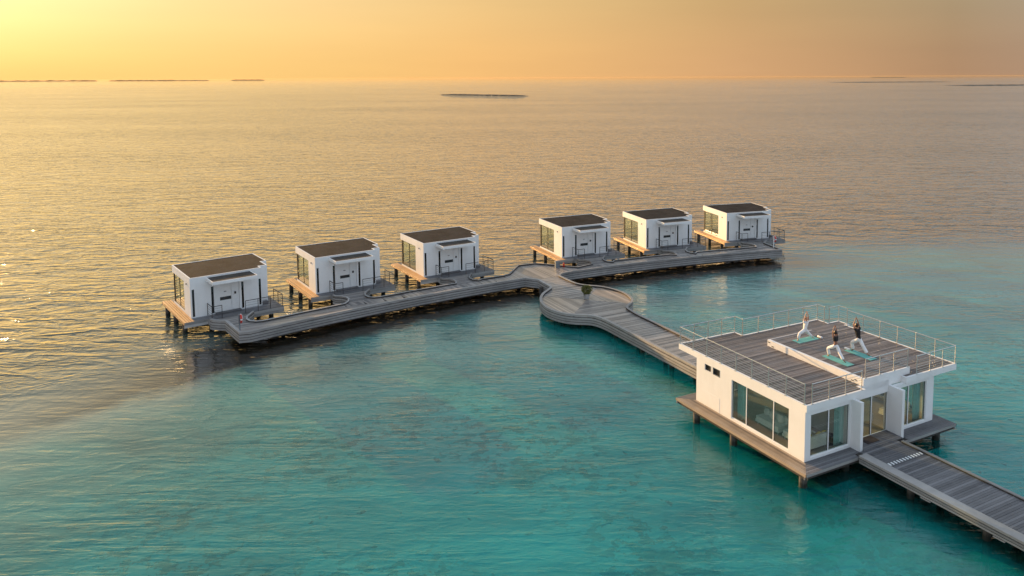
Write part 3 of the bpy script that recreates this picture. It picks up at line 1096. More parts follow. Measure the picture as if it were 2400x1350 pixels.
    # railings: a short one on each side of the entry, then along the front and the open side
    for run in ([(1.20, -0.12), (1.20, -1.38), (1.95, -1.38)], [(3.75, -1.38), (6.72, -1.38), (6.72, 0.75)]):
        rail = MB()
        for a, b in zip(run[:-1], run[1:]):
            rail.tube((a[0], a[1], 1.0), (b[0], b[1], 1.0), 0.032, n=6)
            for z in (0.22, 0.42, 0.62, 0.82):
                rail.tube((a[0], a[1], z), (b[0], b[1], z), 0.009, n=4)
        ro = rail.build('railing', DARK_STEEL, t)
        pts = []
        for a, b in zip(run[:-1], run[1:]):
            L_ = hypot(b[0] - a[0], b[1] - a[1])
            n = max(1, round(L_ / 1.05))
            pts += [(a[0] + (b[0] - a[0]) * k / n, a[1] + (b[1] - a[1]) * k / n) for k in range(n)]
        pts.append(run[-1])
        for p in pts:
            MB().tube((p[0], p[1], -0.02), (p[0], p[1], 1.0), 0.026, n=6).build('post', DARK_STEEL, ro)
    return t


CABIN_LABELS = [
    "shaded white spa cabin nearest the jetty end with the plain lifebuoy post, no sunlit wall",
    "white spa cabin second along the jetty from the shaded end cabin, dull pink side wall",
    "white spa cabin with an orange-lit side wall, just before the jetty widens at the junction",
    "white spa cabin with a cream-lit side wall, beside the grey hose cabinet at the junction",
    "white spa cabin with a yellow side wall, middle one of the three beyond the junction",
    "white spa cabin farthest from the camera at the jetty's far end, bright yellow side wall",
]
cab0 = build_cabin()
for i, fr in enumerate(CABS):
    o = cab0 if i == 0 else copy_tree(cab0)
    o.location = (fr[0], fr[1], DECK)
    o.rotation_euler = (0, 0, fr[2])
    o['label'] = CABIN_LABELS[i]
    o['group'] = "white spa cabins along the jetty"

# ------------------------------------------------------------------ glazed pavilion with a roof deck
def build_pavilion():
    t = thing('glazed_pavilion', "white glazed pavilion on stilts with a railed timber roof deck, standing on the near walkway", 'pavilion',
              (PAV[0], PAV[1], 0), PAV[2])
    F0, ZS, ZR = 0.90, 3.47, 3.795
    # ---- walls
    w = MB()
    # west side (x = 0): vents high up, big three-part window
    ya, yb = 1.16, 5.40
    w.box(0.0, 0.2, 0.28, ya, F0, ZS)
    w.box(0.0, 0.2, yb, 8.42, F0, 2.98)
    w.box(0.0, 0.2, yb, 6.36, 2.98, 3.40)
    w.box(0.0, 0.2, 6.98, 7.10, 2.98, 3.40)
    w.box(0.0, 0.2, 7.72, 8.42, 2.98, 3.40)
    w.box(0.0, 0.2, yb, 8.42, 3.40, ZS)
    w.box(0.0, 0.2, ya, yb, 3.22, ZS)
    w.box(0.0, 0.2, ya, yb, F0, 1.03)
    # front, left of the entry
    w.box(0.0, 0.40, 0.08, 0.28, F0, ZS)
    w.box(0.40, 3.14, 0.08, 0.28, 3.24, ZS)
    w.box(0.40, 3.14, 0.08, 0.28, F0, 1.04)
    w.box(3.14, 3.26, 0.08, 0.28, F0, ZS)
    # fins each side of the entry
    w.box(3.26, 3.46, -0.52, 0.60, F0 - 0.1, ZS)
    w.box(6.40, 6.60, -0.52, 0.60, F0 - 0.1, ZS)
    # entry wall over and beside the door
    w.box(3.46, 4.00, 0.34, 0.54, F0, 3.78)
    w.box(4.00, 6.40, 0.34, 0.54, 3.12, 3.78)
    w.box(3.26, 3.46, 0.34, 0.60, ZS, 3.78)
    w.box(6.40, 7.35, 0.40, 0.60, ZS, 3.78)
    # front, right of the entry
    w.box(6.60, 6.92, 0.08, 0.28, F0, ZS)
    w.box(6.92, 9.16, 0.08, 0.28, 3.28, ZS)
    w.box(6.92, 9.16, 0.08, 0.28, F0, 1.03)
    w.box(9.16, 9.78, 0.08, 0.28, F0, ZS)
    # east and north sides
    w.box(9.58, 9.78, 0.28, 8.42, F0, 1.03)
    w.box(9.58, 9.78, 0.28, 8.42, 3.20, ZS)
    for (a, b) in ((0.28, 1.2), (4.6, 5.2), (7.6, 8.42)):
        w.box(9.58, 9.78, a, b, 1.03, 3.20)
    w.box(0.20, 2.2, 8.22, 8.42, F0, ZS)
    w.box(2.2, 7.6, 8.22, 8.42, 3.2, ZS)
    w.box(4.05, 4.35, 8.22, 8.42, F0, 3.2)
    w.box(7.6, 9.58, 8.22, 8.42, F0, ZS)
    # one partition inside, beside the door
    w.box(3.30, 3.42, 0.60, 3.2, F0, ZS)
    wl = w.build('wall', PLASTER, t)
    MB().box(0.2, 9.58, 0.28, 8.22, F0 - 0.02, F0 + 0.03).build('floor', FLOOR_IN, t)
    # ---- vents and the service hatch
    for y0 in (6.36, 7.10):
        v = MB().box(0.07, 0.10, y0, y0 + 0.62, 2.98, 3.40).build('vent', BRONZE, t)
        fr = MB()
        fr.box(-0.005, 0.06, y0, y0 + 0.035, 2.98, 3.40).box(-0.005, 0.06, y0 + 0.585, y0 + 0.62, 2.98, 3.40)
        fr.box(-0.005, 0.06, y0 + 0.035, y0 + 0.585, 2.98, 3.01).box(-0.005, 0.06, y0 + 0.035, y0 + 0.585, 3.37, 3.40)
        fr.build('frame', GREY_METAL if y0 < 7 else WHITE_FRAME, v)
    MB().box(-0.008, 0.002, 6.36, 8.10, F0 + 0.02, 1.76).build('service_hatch', PLASTER, t)

    # ---- windows: white frames, one pane per leaf
    def window(axis, fixed, a, b, z0, z1, splits, name='window', frame=WHITE_FRAME, dark=True):
        f = MB()
        th = 0.05

        def bar(u0, u1, za, zb, m=f, d0=0.0, d1=0.06):
            if axis == 'x':
                m.box(fixed + d0, fixed + d1, u0, u1, za, zb)
            else:
                m.box(u0, u1, fixed + d0, fixed + d1, za, zb)
        bar(a, b, z0, z0 + th)
        bar(a, b, z1 - 0.03, z1)
        cuts = [a] + list(splits) + [b]
        for i, c in enumerate(cuts):
            h = 0.025 if 0 < i < len(cuts) - 1 else 0.02
            lo, hi = max(a, c - h), min(b, c + h)
            bar(lo, hi, z0 + th, z1 - 0.03)
        wo_ = f.build(name, frame, t, kind=None)
        for i in range(len(cuts) - 1):
            p = MB()
            bar(cuts[i] + 0.026, cuts[i + 1] - 0.026, z0 + th, z1 - 0.03, p, 0.022, 0.032)
            p.build('pane', GLASS, wo_)
            g = MB()
            bar(cuts[i] + 0.026, cuts[i] + 0.05, z0 + th, z1 - 0.03, g, 0.033, 0.058)
            bar(cuts[i + 1] - 0.05, cuts[i + 1] - 0.026, z0 + th, z1 - 0.03, g, 0.033, 0.058)
            g.build('gasket', BRONZE, wo_)
        return wo_

    window('x', 0.05, ya, yb, 1.03, 3.22, (2.26, 4.26))
    window('y', 0.12, 0.40, 3.14, 1.04, 3.24, (1.69,))
    window('y', 0.12, 6.92, 9.16, 1.03, 3.28, (7.74,))
    d = window('y', 0.40, 4.00, 6.40, F0 + 0.03, 3.12, (5.18,), name='door')
    MB().tube((5.26, 0.37, 1.75), (5.26, 0.37, 2.15), 0.02, n=6).build('handle', STEEL, d)
    window('x', 9.68, 1.2, 4.6, 1.03, 3.20, (2.9,))
    window('x', 9.68, 5.2, 7.6, 1.03, 3.20, (6.4,))
    window('y', 8.30, 2.2, 4.05, F0 + 0.03, 3.20, (3.1,))
    window('y', 8.30, 4.35, 7.6, F0 + 0.03, 3.20, (5.4, 6.5))

    # ---- roof slab, with a rim and boards
    S = [(0, 0), (3.46, 0), (4.2, 0), (4.2, 0.4), (7.35, 0.4), (7.35, 0), (11.6, 0), (11.6, 7.6), (11.9, 7.6), (11.9, 8.5), (10.9, 8.5), (10.9, 9.4), (4.4, 9.4), (4.4, 10.12), (0, 10.12)]
    MB().prism(S, ZS, ZR - 0.03).build('roof_slab', PLASTER, t)
    MB().sweep(S, [(-0.11, ZR - 0.03), (0.0, ZR - 0.03), (0.0, ZR + 0.02), (-0.11, ZR + 0.02)], closed=True).build('parapet', PLASTER, t)
    inner = [(0.11, 0.11), (4.09, 0.11), (4.09, 0.51), (7.46, 0.51), (7.46, 0.11), (11.49, 0.11), (11.49, 7.71), (11.79, 7.71), (11.79, 8.39), (10.79, 8.39), (10.79, 9.29), (4.29, 9.29), (4.29, 10.01), (0.11, 10.01)]
    for q in rows_of(inner, 0.145, 0.016):
        l, r = q[0][0], q[1][0]
        parts = [(l, r)]
        if 0.40 < (q[0][1] + q[2][1]) / 2 < 7.27:
            parts = [(l, min(r, 4.43)), (max(l, 8.04), r)]
        for a, b in parts:
            if b - a > 0.1:
                MB().box(a, b, q[0][1], q[2][1], ZR - 0.028, ZR + random.uniform(-0.004, 0.003)).build('plank', WOOD_ROOF, t)
    # raised platform over the entry
    RZ = 4.165
    MB().box(4.42, 8.07, 0.34, 7.26, ZR - 0.33, RZ - 0.03).build('raised_platform', PLASTER, t)
    MB().box(4.42, 4.60, 0.34, 7.26, RZ - 0.03, RZ + 0.004).build('platform_edge', PLASTER, t)
    MB().box(4.60, 8.07, 0.34, 0.42, RZ - 0.03, RZ + 0.004).build('platform_edge', PLASTER, t)
    MB().box(4.60, 8.07, 7.22, 7.26, RZ - 0.03, RZ + 0.004).build('platform_edge', PLASTER, t)
    for k in range(47):
        y = 0.425 + k * 0.1445
        MB().box(4.605, 8.07, y, y + 0.13, RZ - 0.028, RZ + random.uniform(-0.004, 0.003)).build('plank', WOOD_ROOF, t)
    for (y, z) in ((6.75, 3.84), (0.95, 3.86), (0.75, 3.95), (7.05, 4.02)):
        MB().box(4.405, 4.419, y, y + 0.16, z, z + 0.045).build('vent', BRONZE, t)

    # ---- balustrades
    def balustrade(run, base, spacing=1.21, cables=6):
        rl = MB()
        for a, b in zip(run[:-1], run[1:]):
            rl.tube((a[0], a[1], base + 1.03), (b[0], b[1], base + 1.03), 0.026, n=6)
            for k in range(cables):
                z = base + 0.14 + k * 0.135
                rl.tube((a[0], a[1], z), (b[0], b[1], z), 0.0085, n=4)
        ro = rl.build('railing', STEEL, t)
        pts = []
        for a, b in zip(run[:-1], run[1:]):
            L_ = hypot(b[0] - a[0], b[1] - a[1])
            n = max(1, round(L_ / spacing))
            pts += [(a[0] + (b[0] - a[0]) * k / n, a[1] + (b[1] - a[1]) * k / n) for k in range(n)]
        pts.append(run[-1])
        src = None
        for p in pts:
            if src is None:
                src = MB().tube((0, 0, -0.03), (0, 0, 1.03), 0.024, n=8).box(-0.06, 0.06, -0.06, 0.06, -0.03, -0.002).build('post', STEEL, ro)
                o = src
            else:
                o = src.copy()
                COL.objects.link(o)
            o.location = (p[0], p[1], base + 0.03)

    balustrade([(3.95, 0.055), (0.40, 0.055)], ZR)
    balustrade([(0.055, 0.20), (0.055, 10.06), (4.345, 10.06), (4.345, 9.345), (10.845, 9.345), (10.845, 8.75)], ZR)
    balustrade([(11.845, 7.75), (11.845, 8.445), (10.95, 8.445)], ZR, 0.9)
    balustrade([(11.545, 7.5), (11.545, 0.055), (8.25, 0.055)], ZR)
    balustrade([(4.62, 0.40), (7.95, 0.40)], RZ, 1.1)

    # ---- lower deck: boards, edge boards, joists, stilts
    D = [(-0.85, -0.85), (10.52, -0.85), (10.52, 9.28), (-0.85, 9.28)]
    west = [(-0.85, -0.85), (0.0, 0.0), (0.0, 8.42), (-0.85, 9.28)]
    south_a = [(-0.85, -0.85), (3.26, -0.85), (3.26, 0.08), (0.08, 0.08)]
    entry = [(3.46, -0.62), (6.40, -0.62), (6.40, 0.40), (3.46, 0.40)]
    south_b = [(6.60, -0.85), (10.52, -0.85), (10.52, 0.08), (6.60, 0.08)]
    east = [(9.78, 0.08), (10.52, 0.08), (10.52, 9.28), (9.78, 9.28)]
    north = [(-0.85, 9.28), (0.0, 8.42), (9.78, 8.42), (9.78, 9.28)]
    for poly, ang, m in ((west, pi / 2, WOOD_PAV), (south_a, 0, WOOD_X), (entry, 0, WOOD_X), (south_b, 0, WOOD_X), (east, pi / 2, WOOD_Y), (north, 0, WOOD_X)):
        zt = 0.98 if poly is entry else F0
        for q in rows_of(poly, 0.142, 0.014, ang):
            MB().hexa(q, zt - 0.035, zt + random.uniform(-0.004, 0.003)).build('plank', m, t)
    MB().box(3.46, 6.40, -0.62, 0.40, 0.80, 0.944).build('threshold', SOFFIT, t)
    for k in range(4):
        a, b = D[k], D[(k + 1) % 4]
        m = WOOD_PAV if k == 3 else WOOD_F
        for (z0, z1, o_) in ((0.755, 0.895, 0.0), (0.60, 0.745, -0.09)):
            MB().sweep([a, b], [(o_ - 0.05, z0), (o_, z0), (o_, z1), (o_ - 0.05, z1)]).build('edge_board', m, t)
    MB().box(-0.78, 10.45, -0.78, 9.2, 0.60, 0.862).build('joists', SOFFIT, t)
    MB().box(-0.3, 10.0, -0.4, 8.9, 0.40, 0.60).build('beam_fill', SOFFIT, t)
    src = None
    for (x, y) in ((-0.62, 7.6), (-0.55, 4.55), (-0.50, -0.35), (2.6, -0.2), (3.3, 4.2), (6.9, 4.2), (6.9, -0.2), (9.6, -0.3), (9.6, 4.2), (9.6, 8.2), (3.3, 8.4), (6.9, 8.4)):
        if src is None:
            src = MB().tube((0, 0, -2.8), (0, 0, 0.60), 0.20, n=14).build('pile', PILE_MAT, t)
            o = src
        else:
            o = src.copy()
            COL.objects.link(o)
        o.location = (x, y, 0)
    return t


pavilion = build_pavilion()


def at_pav(x, y, z):
    g = G(PAV, (x, y))
    return (g[0], g[1], z)


# ---- furniture seen through the glass
def make_daybed(label, x, y, rz, L=1.7, cushion=FABRIC_WHITE):
    t = thing('daybed', label, 'sofa', at_pav(x, y, 0.93), PAV[2] + rz, 'upholstered daybeds inside the pavilion')
    MB().box(-L / 2, L / 2, -0.40, 0.40, 0.16, 0.30).build('base', FABRIC_WHITE, t)
    MB().box(-L / 2 + 0.03, L / 2 - 0.03, -0.38, 0.30, 0.305, 0.47).build('seat', FABRIC_WHITE, t)
    MB().box(-L / 2, L / 2, 0.28, 0.42, 0.31, 0.80).build('backrest', FABRIC_WHITE, t)
    for sx in (-1, 1):
        for sy in (-1, 1):
            MB().tube((sx * (L / 2 - 0.12), sy * 0.32, 0.0), (sx * (L / 2 - 0.12), sy * 0.32, 0.16), 0.03, n=6).build('leg', STEEL, t)
    for k, s in enumerate((-0.55, -0.15, 0.45)):
        c = MB().lathe([(0.02, -0.09), (0.20, -0.06), (0.23, 0.0), (0.20, 0.06), (0.02, 0.09)], 10).build('cushion', cushion, t, smooth=True)
        c.location = (s, 0.18, 0.66)
        c.rotation_euler = (radians(68), 0, 0.2 * k)


make_daybed("ivory daybed with cushions behind the side window's middle pane", 1.25, 3.55, -pi / 2)
make_daybed("ivory daybed behind the side window's pane closest to the corner", 1.25, 1.65, -pi / 2, 1.5)
make_daybed("low sofa with mustard cushions behind the front window beside the corner", 1.55, 1.0, pi, 1.3, YELLOW)
make_daybed("ivory daybed behind the front window on the far side of the door", 8.3, 1.4, pi, 1.5)

st = thing('side_table', "small round steel side table behind the corner front window", 'table', at_pav(2.55, 0.75, 0.93), PAV[2])
MB().lathe([(0.22, 0.50), (0.22, 0.53)], 16).build('top', DARK_STEEL, st)
MB().tube((0, 0, 0.02), (0, 0, 0.50), 0.02, n=6).build('stem', DARK_STEEL, st)
MB().lathe([(0.16, 0.0), (0.16, 0.02)], 14).build('foot', DARK_STEEL, st)


def curtain(label, x, y, rz, width, mat, gather=0.0):
    m = MB()
    n = 60
    vs, fs = [], []
    for j in range(9):
        v = j / 8
        pinch = 1.0 - gather * math.exp(-((v - 0.45) / 0.18) ** 2)
        for k in range(n + 1):
            u = k / n
            vs.append((u * width * pinch, 0.045 * sin(u * width * 36) * (0.7 + 0.3 * sin(7 * u)), 0.04 + 2.36 * v))
    for j in range(8):
        for k in range(n):
            a = j * (n + 1) + k
            fs.append((a, a + 1, a + n + 2, a + n + 1))
    m.add(vs, fs)
    o = m.build('curtain', mat, None, smooth=True, fix=False)
    mod = o.modifiers.new('cloth_thickness', 'SOLIDIFY')
    mod.thickness = 0.008
    o.location = at_pav(x, y, 0.93)
    o.rotation_euler = (0, 0, PAV[2] + rz)
    tag(o, label, 'curtain', 'curtains inside the pavilion windows')
    return o


curtain("teal curtain gathered at the far end of the big side window", 0.42, 5.36, -pi / 2, 0.78, FABRIC_TEAL, 0.15)
curtain("sage curtain at the corner end of the big side window", 0.42, 1.42, -pi / 2, 0.26, FABRIC_TEAL)
curtain("pale teal curtain in the front window, next to the entry fin", 2.42, 0.42, 0, 0.70, FABRIC_TEAL)
curtain("cream curtain strip in the front window at the pavilion corner", 0.40, 0.42, 0, 0.22, FABRIC_CREAM)
curtain("teal curtain at the outer end of the front window past the door", 8.55, 0.42, 0, 0.60, FABRIC_TEAL)

# ------------------------------------------------------------------ small things about the place
o = MB().box(-0.44, 0.44, -0.29, 0.29, 0.0, 0.018).build('doormat', COIR, None)
o.location = at_pav(4.62, 0.02, 0.985)
o.rotation_euler = (0, 0, PAV[2])
tag(o, "dark brown doormat in front of the glazed pavilion door", 'doormat')

pot = thing('potted_plant', "bushy olive-green shrub in a square grey pot at the centre of the round plaza", 'plant', (2.98, 63.5, JZ), PAV[2])
b = bmesh.new()
vs = [b.verts.new((sx * r, sy * r, z)) for z, r in ((0.0, 0.155), (0.42, 0.205), (0.42, 0.17), (0.33, 0.165)) for sx, sy in ((-1, -1), (1, -1), (1, 1), (-1, 1))]
for lv in range(3):
    for k in range(4):
        b.faces.new((vs[lv * 4 + k], vs[lv * 4 + (k + 1) % 4], vs[lv * 4 + 4 + (k + 1) % 4], vs[lv * 4 + 4 + k]))
b.faces.new(vs[12:16])
b.faces.new(vs[3::-1])
me = bpy.data.meshes.new('pot')
b.to_mesh(me)
b.free()
me.materials.append(CONCRETE_POT)
o = bpy.data.objects.new('pot', me)
COL.objects.link(o)
o.parent = pot
br = MB()
rnd = random.Random(5)
tips = []
for k in range(16):
    a, e = rnd.uniform(0, 2 * pi), rnd.uniform(0.25, 1.45)
    r = rnd.uniform(0.26, 0.40)
    tip = (cos(a) * cos(e) * r, sin(a) * cos(e) * r, 0.60 + sin(e) * r)
    br.tube((0, 0, 0.34), tip, 0.012, 0.005, n=5)
    tips.append(tip)
br.build('stem', simple_mat("woody_stem", (0.08, 0.055, 0.035), 0.9), pot)
lf = MB()
for k in range(1300):
    while True:
        p = Vector((rnd.uniform(-1, 1), rnd.uniform(-1, 1), rnd.uniform(-1, 1)))
        if 0.35 < p.length < 1.0 and noise.noise(p * 2.3) > -0.28:
            break
    lump = 1.0 + 0.32 * noise.noise(Vector((p.x * 1.6, p.y * 1.6, p.z * 1.6 + 4.0)))
    c = Vector((p.x * 0.43 * lump, p.y * 0.43 * lump, 0.77 + p.z * 0.36 * lump))
    d = (p.normalized() + Vector((rnd.uniform(-.8, .8), rnd.uniform(-.8, .8), rnd.uniform(-.3, .9)))).normalized()
    s = d.cross(Vector((rnd.uniform(-1, 1), rnd.uniform(-1, 1), rnd.uniform(-1, 1)))).normalized()
    L_, W_ = rnd.uniform(0.08, 0.14), rnd.uniform(0.022, 0.038)
    lf.add([c, c + d * L_ * 0.5 + s * W_, c + d * L_, c + d * L_ * 0.5 - s * W_], [(0, 1, 2, 3)])
lf.build('foliage', LEAF, pot, kind='stuff', fix=False)


def lifebuoy_station(label, loc, rz, board):
    t = thing('lifebuoy_station', label, 'lifebuoy', loc, rz, 'lifebuoy stands on the jetty')
    MB().box(-0.045, 0.045, -0.045, 0.045, 0.0, 1.32).build('post', GREY_METAL if not board else WHITE_PLASTIC, t)
    if not board:
        MB().box(-0.07, -0.047, -0.14, 0.14, 0.66, 1.32).build('backboard', GREY_METAL, t)
    ring = MB()
    cz, R = 0.98, 0.28
    for k in range(4):
        ring.torus((0.10, 0, cz), R, 0.075, (0, 1, 0), (0, 0, 1), k * pi / 2 + 0.16, k * pi / 2 + pi / 2 - 0.16, 8, 8)
    ring.build('ring', RED, t, smooth=True)
    band = MB()
    for k in range(4):
        band.torus((0.10, 0, cz), R, 0.078, (0, 1, 0), (0, 0, 1), k * pi / 2 - 0.16, k * pi / 2 + 0.16, 3, 8)
    band.build('band', WHITE_PLASTIC, t, smooth=True)
    rope = MB()
    for k in range(4):
        a0, a1 = k * pi / 2, (k + 1) * pi / 2
        p0 = (0.16, cos(a0) * 0.33, cz + sin(a0) * 0.33)
        p1 = (0.19, cos((a0 + a1) / 2) * 0.30, cz + sin((a0 + a1) / 2) * 0.30)
        p2 = (0.16, cos(a1) * 0.33, cz + sin(a1) * 0.33)
        rope.tube(p0, p1, 0.012, n=5).tube(p1, p2, 0.012, n=5)
    rope.build('rope', WHITE_PLASTIC, t)


g = G(CABS[0], (1.98, -5.72))
lifebuoy_station("red and white lifebuoy on a post at the jetty end by the shaded cabin", (g[0], g[1], 1.14), CABS[0][2] - 0.12, False)
g = G(CABS[5], (3.14, -4.75))
lifebuoy_station("red lifebuoy on a white post at the jetty end by the farthest cabin", (g[0], g[1], 1.14), CABS[5][2] + 0.9 - pi / 2 + pi / 6, True)

g = G(CABS[3], (-2.15, -3.3))
t = thing('hose_cabinet', "blue-grey hose cabinet standing on the jetty under the cream-lit cabin's deck", 'cabinet', (g[0], g[1], JZ), CABS[3][2])
MB().box(-0.22, 0.22, -0.14, 0.14, 0.0, 0.62).build('body', GREY_METAL, t)
MB().box(-0.24, 0.24, -0.16, 0.16, 0.622, 0.66).build('lid', GREY_METAL, t)
MB().box(-0.19, 0.19, -0.152, -0.141, 0.06, 0.58).build('door', GREY_METAL, t)
MB().box(0.12, 0.15, -0.165, -0.153, 0.30, 0.40).build('handle', BRONZE, t)
g = G(CABS[3], (-1.55, -3.55))
t = thing('fire_extinguisher', "red fire extinguisher standing beside the blue-grey hose cabinet", 'extinguisher', (g[0], g[1], JZ), 0.4)
MB().lathe([(0.0, 0.0), (0.085, 0.01), (0.085, 0.38), (0.06, 0.44), (0.025, 0.46), (0.025, 0.50)], 14).build('cylinder', RED, t, smooth=True)
MB().box(-0.03, 0.03, -0.02, 0.10, 0.50, 0.54).build('handle', BRONZE, t)
MB().tube((0, 0.03, 0.49), (0.10, 0.05, 0.30), 0.012, n=5).build('hose', BRONZE, t)

# ------------------------------------------------------------------ yoga class on the raised platform
MZ = 4.165 + 0.012


def make_mat(label, x0, x1, y0, y1, skew=0.0):
    m = MB()
    cx, cy = (x0 + x1) / 2, (y0 + y1) / 2
    hx, hy = (x1 - x0) / 2, (y1 - y0) / 2
    q = [(-hx, -hy), (hx, -hy), (hx, hy), (-hx, hy)]
    m.hexa(q, 0.0, 0.010)
    o = m.build('yoga_mat', MAT_TEAL, None)
    o.location = at_pav(cx, cy, 4.171)
    o.rotation_euler = (0, 0, PAV[2] + skew)
    tag(o, label, 'yoga mat', 'teal yoga mats on the raised roof platform')


make_mat("teal yoga mat under the person in all white, lying across the others", 5.58, 7.24, 5.84, 6.44)
make_mat("teal yoga mat under the person in the black crop top, nearest the white ledge", 5.12, 5.68, 1.98, 3.76)
make_mat("teal yoga mat under the person in the black T-shirt", 6.95, 7.50, 1.97, 3.80)
for label, x, y in (("white rolled towel at the end of the mat under the person in all white", 7.38, 5.94),
                    ("white rolled towel by the front foot of the person in the black T-shirt", 7.20, 3.78)):
    o = MB().lathe([(0.0, -0.17), (0.055, -0.17), (0.062, -0.10), (0.060, 0.10), (0.055, 0.17), (0.0, 0.17)], 12).build('rolled_towel', WHITE_CLOTH, None, smooth=True)
    o.location = at_pav(x, y, MZ + 0.055)
    o.rotation_mode = 'XYZ'
    o.rotation_euler = (pi / 2, 0, PAV[2])
    tag(o, label, 'towel', 'white rolled towels on the roof platform')


def skin_mesh(name, nodes, edges, mat, parent, root=0, sub=2):
    me = bpy.data.meshes.new(name)
    me.from_pydata([n[0] for n in nodes], edges, [])
    o = bpy.data.objects.new(name, me)
    COL.objects.link(o)
    sk = o.modifiers.new('skin', 'SKIN')
    sk.use_smooth_shade = True
    layer = me.skin_vertices[0].data if len(me.skin_vertices) else None
    if layer is None:
        b_ = bmesh.new()
        b_.from_mesh(me)
        b_.verts.layers.skin.verify()
        b_.to_mesh(me)
        b_.free()
        layer = me.skin_vertices[0].data
    for i, n in enumerate(nodes):
        r = n[1]
        layer[i].radius = (r, r) if isinstance(r, (int, float)) else r
        layer[i].use_root = (i == root)
    ss = o.modifiers.new('subsurf', 'SUBSURF')
    ss.levels = ss.render_levels = sub
    dg = bpy.context.evaluated_depsgraph_get()
    dg.update()
    new = bpy.data.meshes.new_from_object(o.evaluated_get(dg))
    o.modifiers.clear()
    o.data = new
    new.name = name
    new.materials.clear()
    new.materials.append(mat)
    for p in new.polygons:
        p.use_smooth = True
    if parent is not None:
        o.parent = parent
    return o


def head_geometry(c, face, up_, R):
    """an egg-shaped head with brow, nose, mouth, chin and ears; FACE is the way it looks"""
    f = Vector(face).normalized()
    u = (Vector(up_) - f * Vector(up_).dot(f)).normalized()
    s = f.cross(u)
    vs, fs = [], []
    n, m_ = 16, 12
    for j in range(m_ + 1):
        ph = pi * j / m_
        for k in range(n):
            a = 2 * pi * k / n
            x, y, z = cos(a) * sin(ph), sin(a) * sin(ph), cos(ph)
            lx, ly, lz = x * 1.02, y * 0.80, z * 1.28
            if z < 0:
                ly *= 1 + 0.22 * z
                lx *= 1 + 0.08 * z
                if x > 0:
                    lx += 0.10 * -z
            if x > 0.8:
                lx += 0.22 * math.exp(-((z + 0.12) / 0.16) ** 2) * math.exp(-(y / 0.16) ** 2)      # nose
                lx -= 0.07 * math.exp(-((z - 0.10) / 0.10) ** 2)                                    # eye line
                lx += 0.05 * math.exp(-((z + 0.48) / 0.08) ** 2) * math.exp(-(y / 0.25) ** 2)      # lips
            if abs(y) > 0.93 and abs(z) < 0.3:
                ly += 0.16 * (1 if y > 0 else -1)                                                   # ears
            vs.append(Vector(c) + (f * lx + s * ly + u * lz) * R)
    for j in range(m_):
        for k in range(n):
            fs.append((j * n + k, j * n + (k + 1) % n, (j + 1) * n + (k + 1) % n, (j + 1) * n + k))
    return vs, fs


def join_into(o, parts):
    b_ = bmesh.new()
    b_.from_mesh(o.data)
    for vs, fs in parts:
        nv = [b_.verts.new(v) for v in vs]
        for f in fs:
            if len(set(f)) > 2:
                try:
                    b_.faces.new([nv[i] for i in f])
                except ValueError:
                    pass
    bmesh.ops.remove_doubles(b_, verts=b_.verts, dist=1e-5)
    bmesh.ops.recalc_face_normals(b_, faces=b_.faces)
    b_.to_mesh(o.data)
    b_.free()
    for p in o.data.polygons:
        p.use_smooth = True


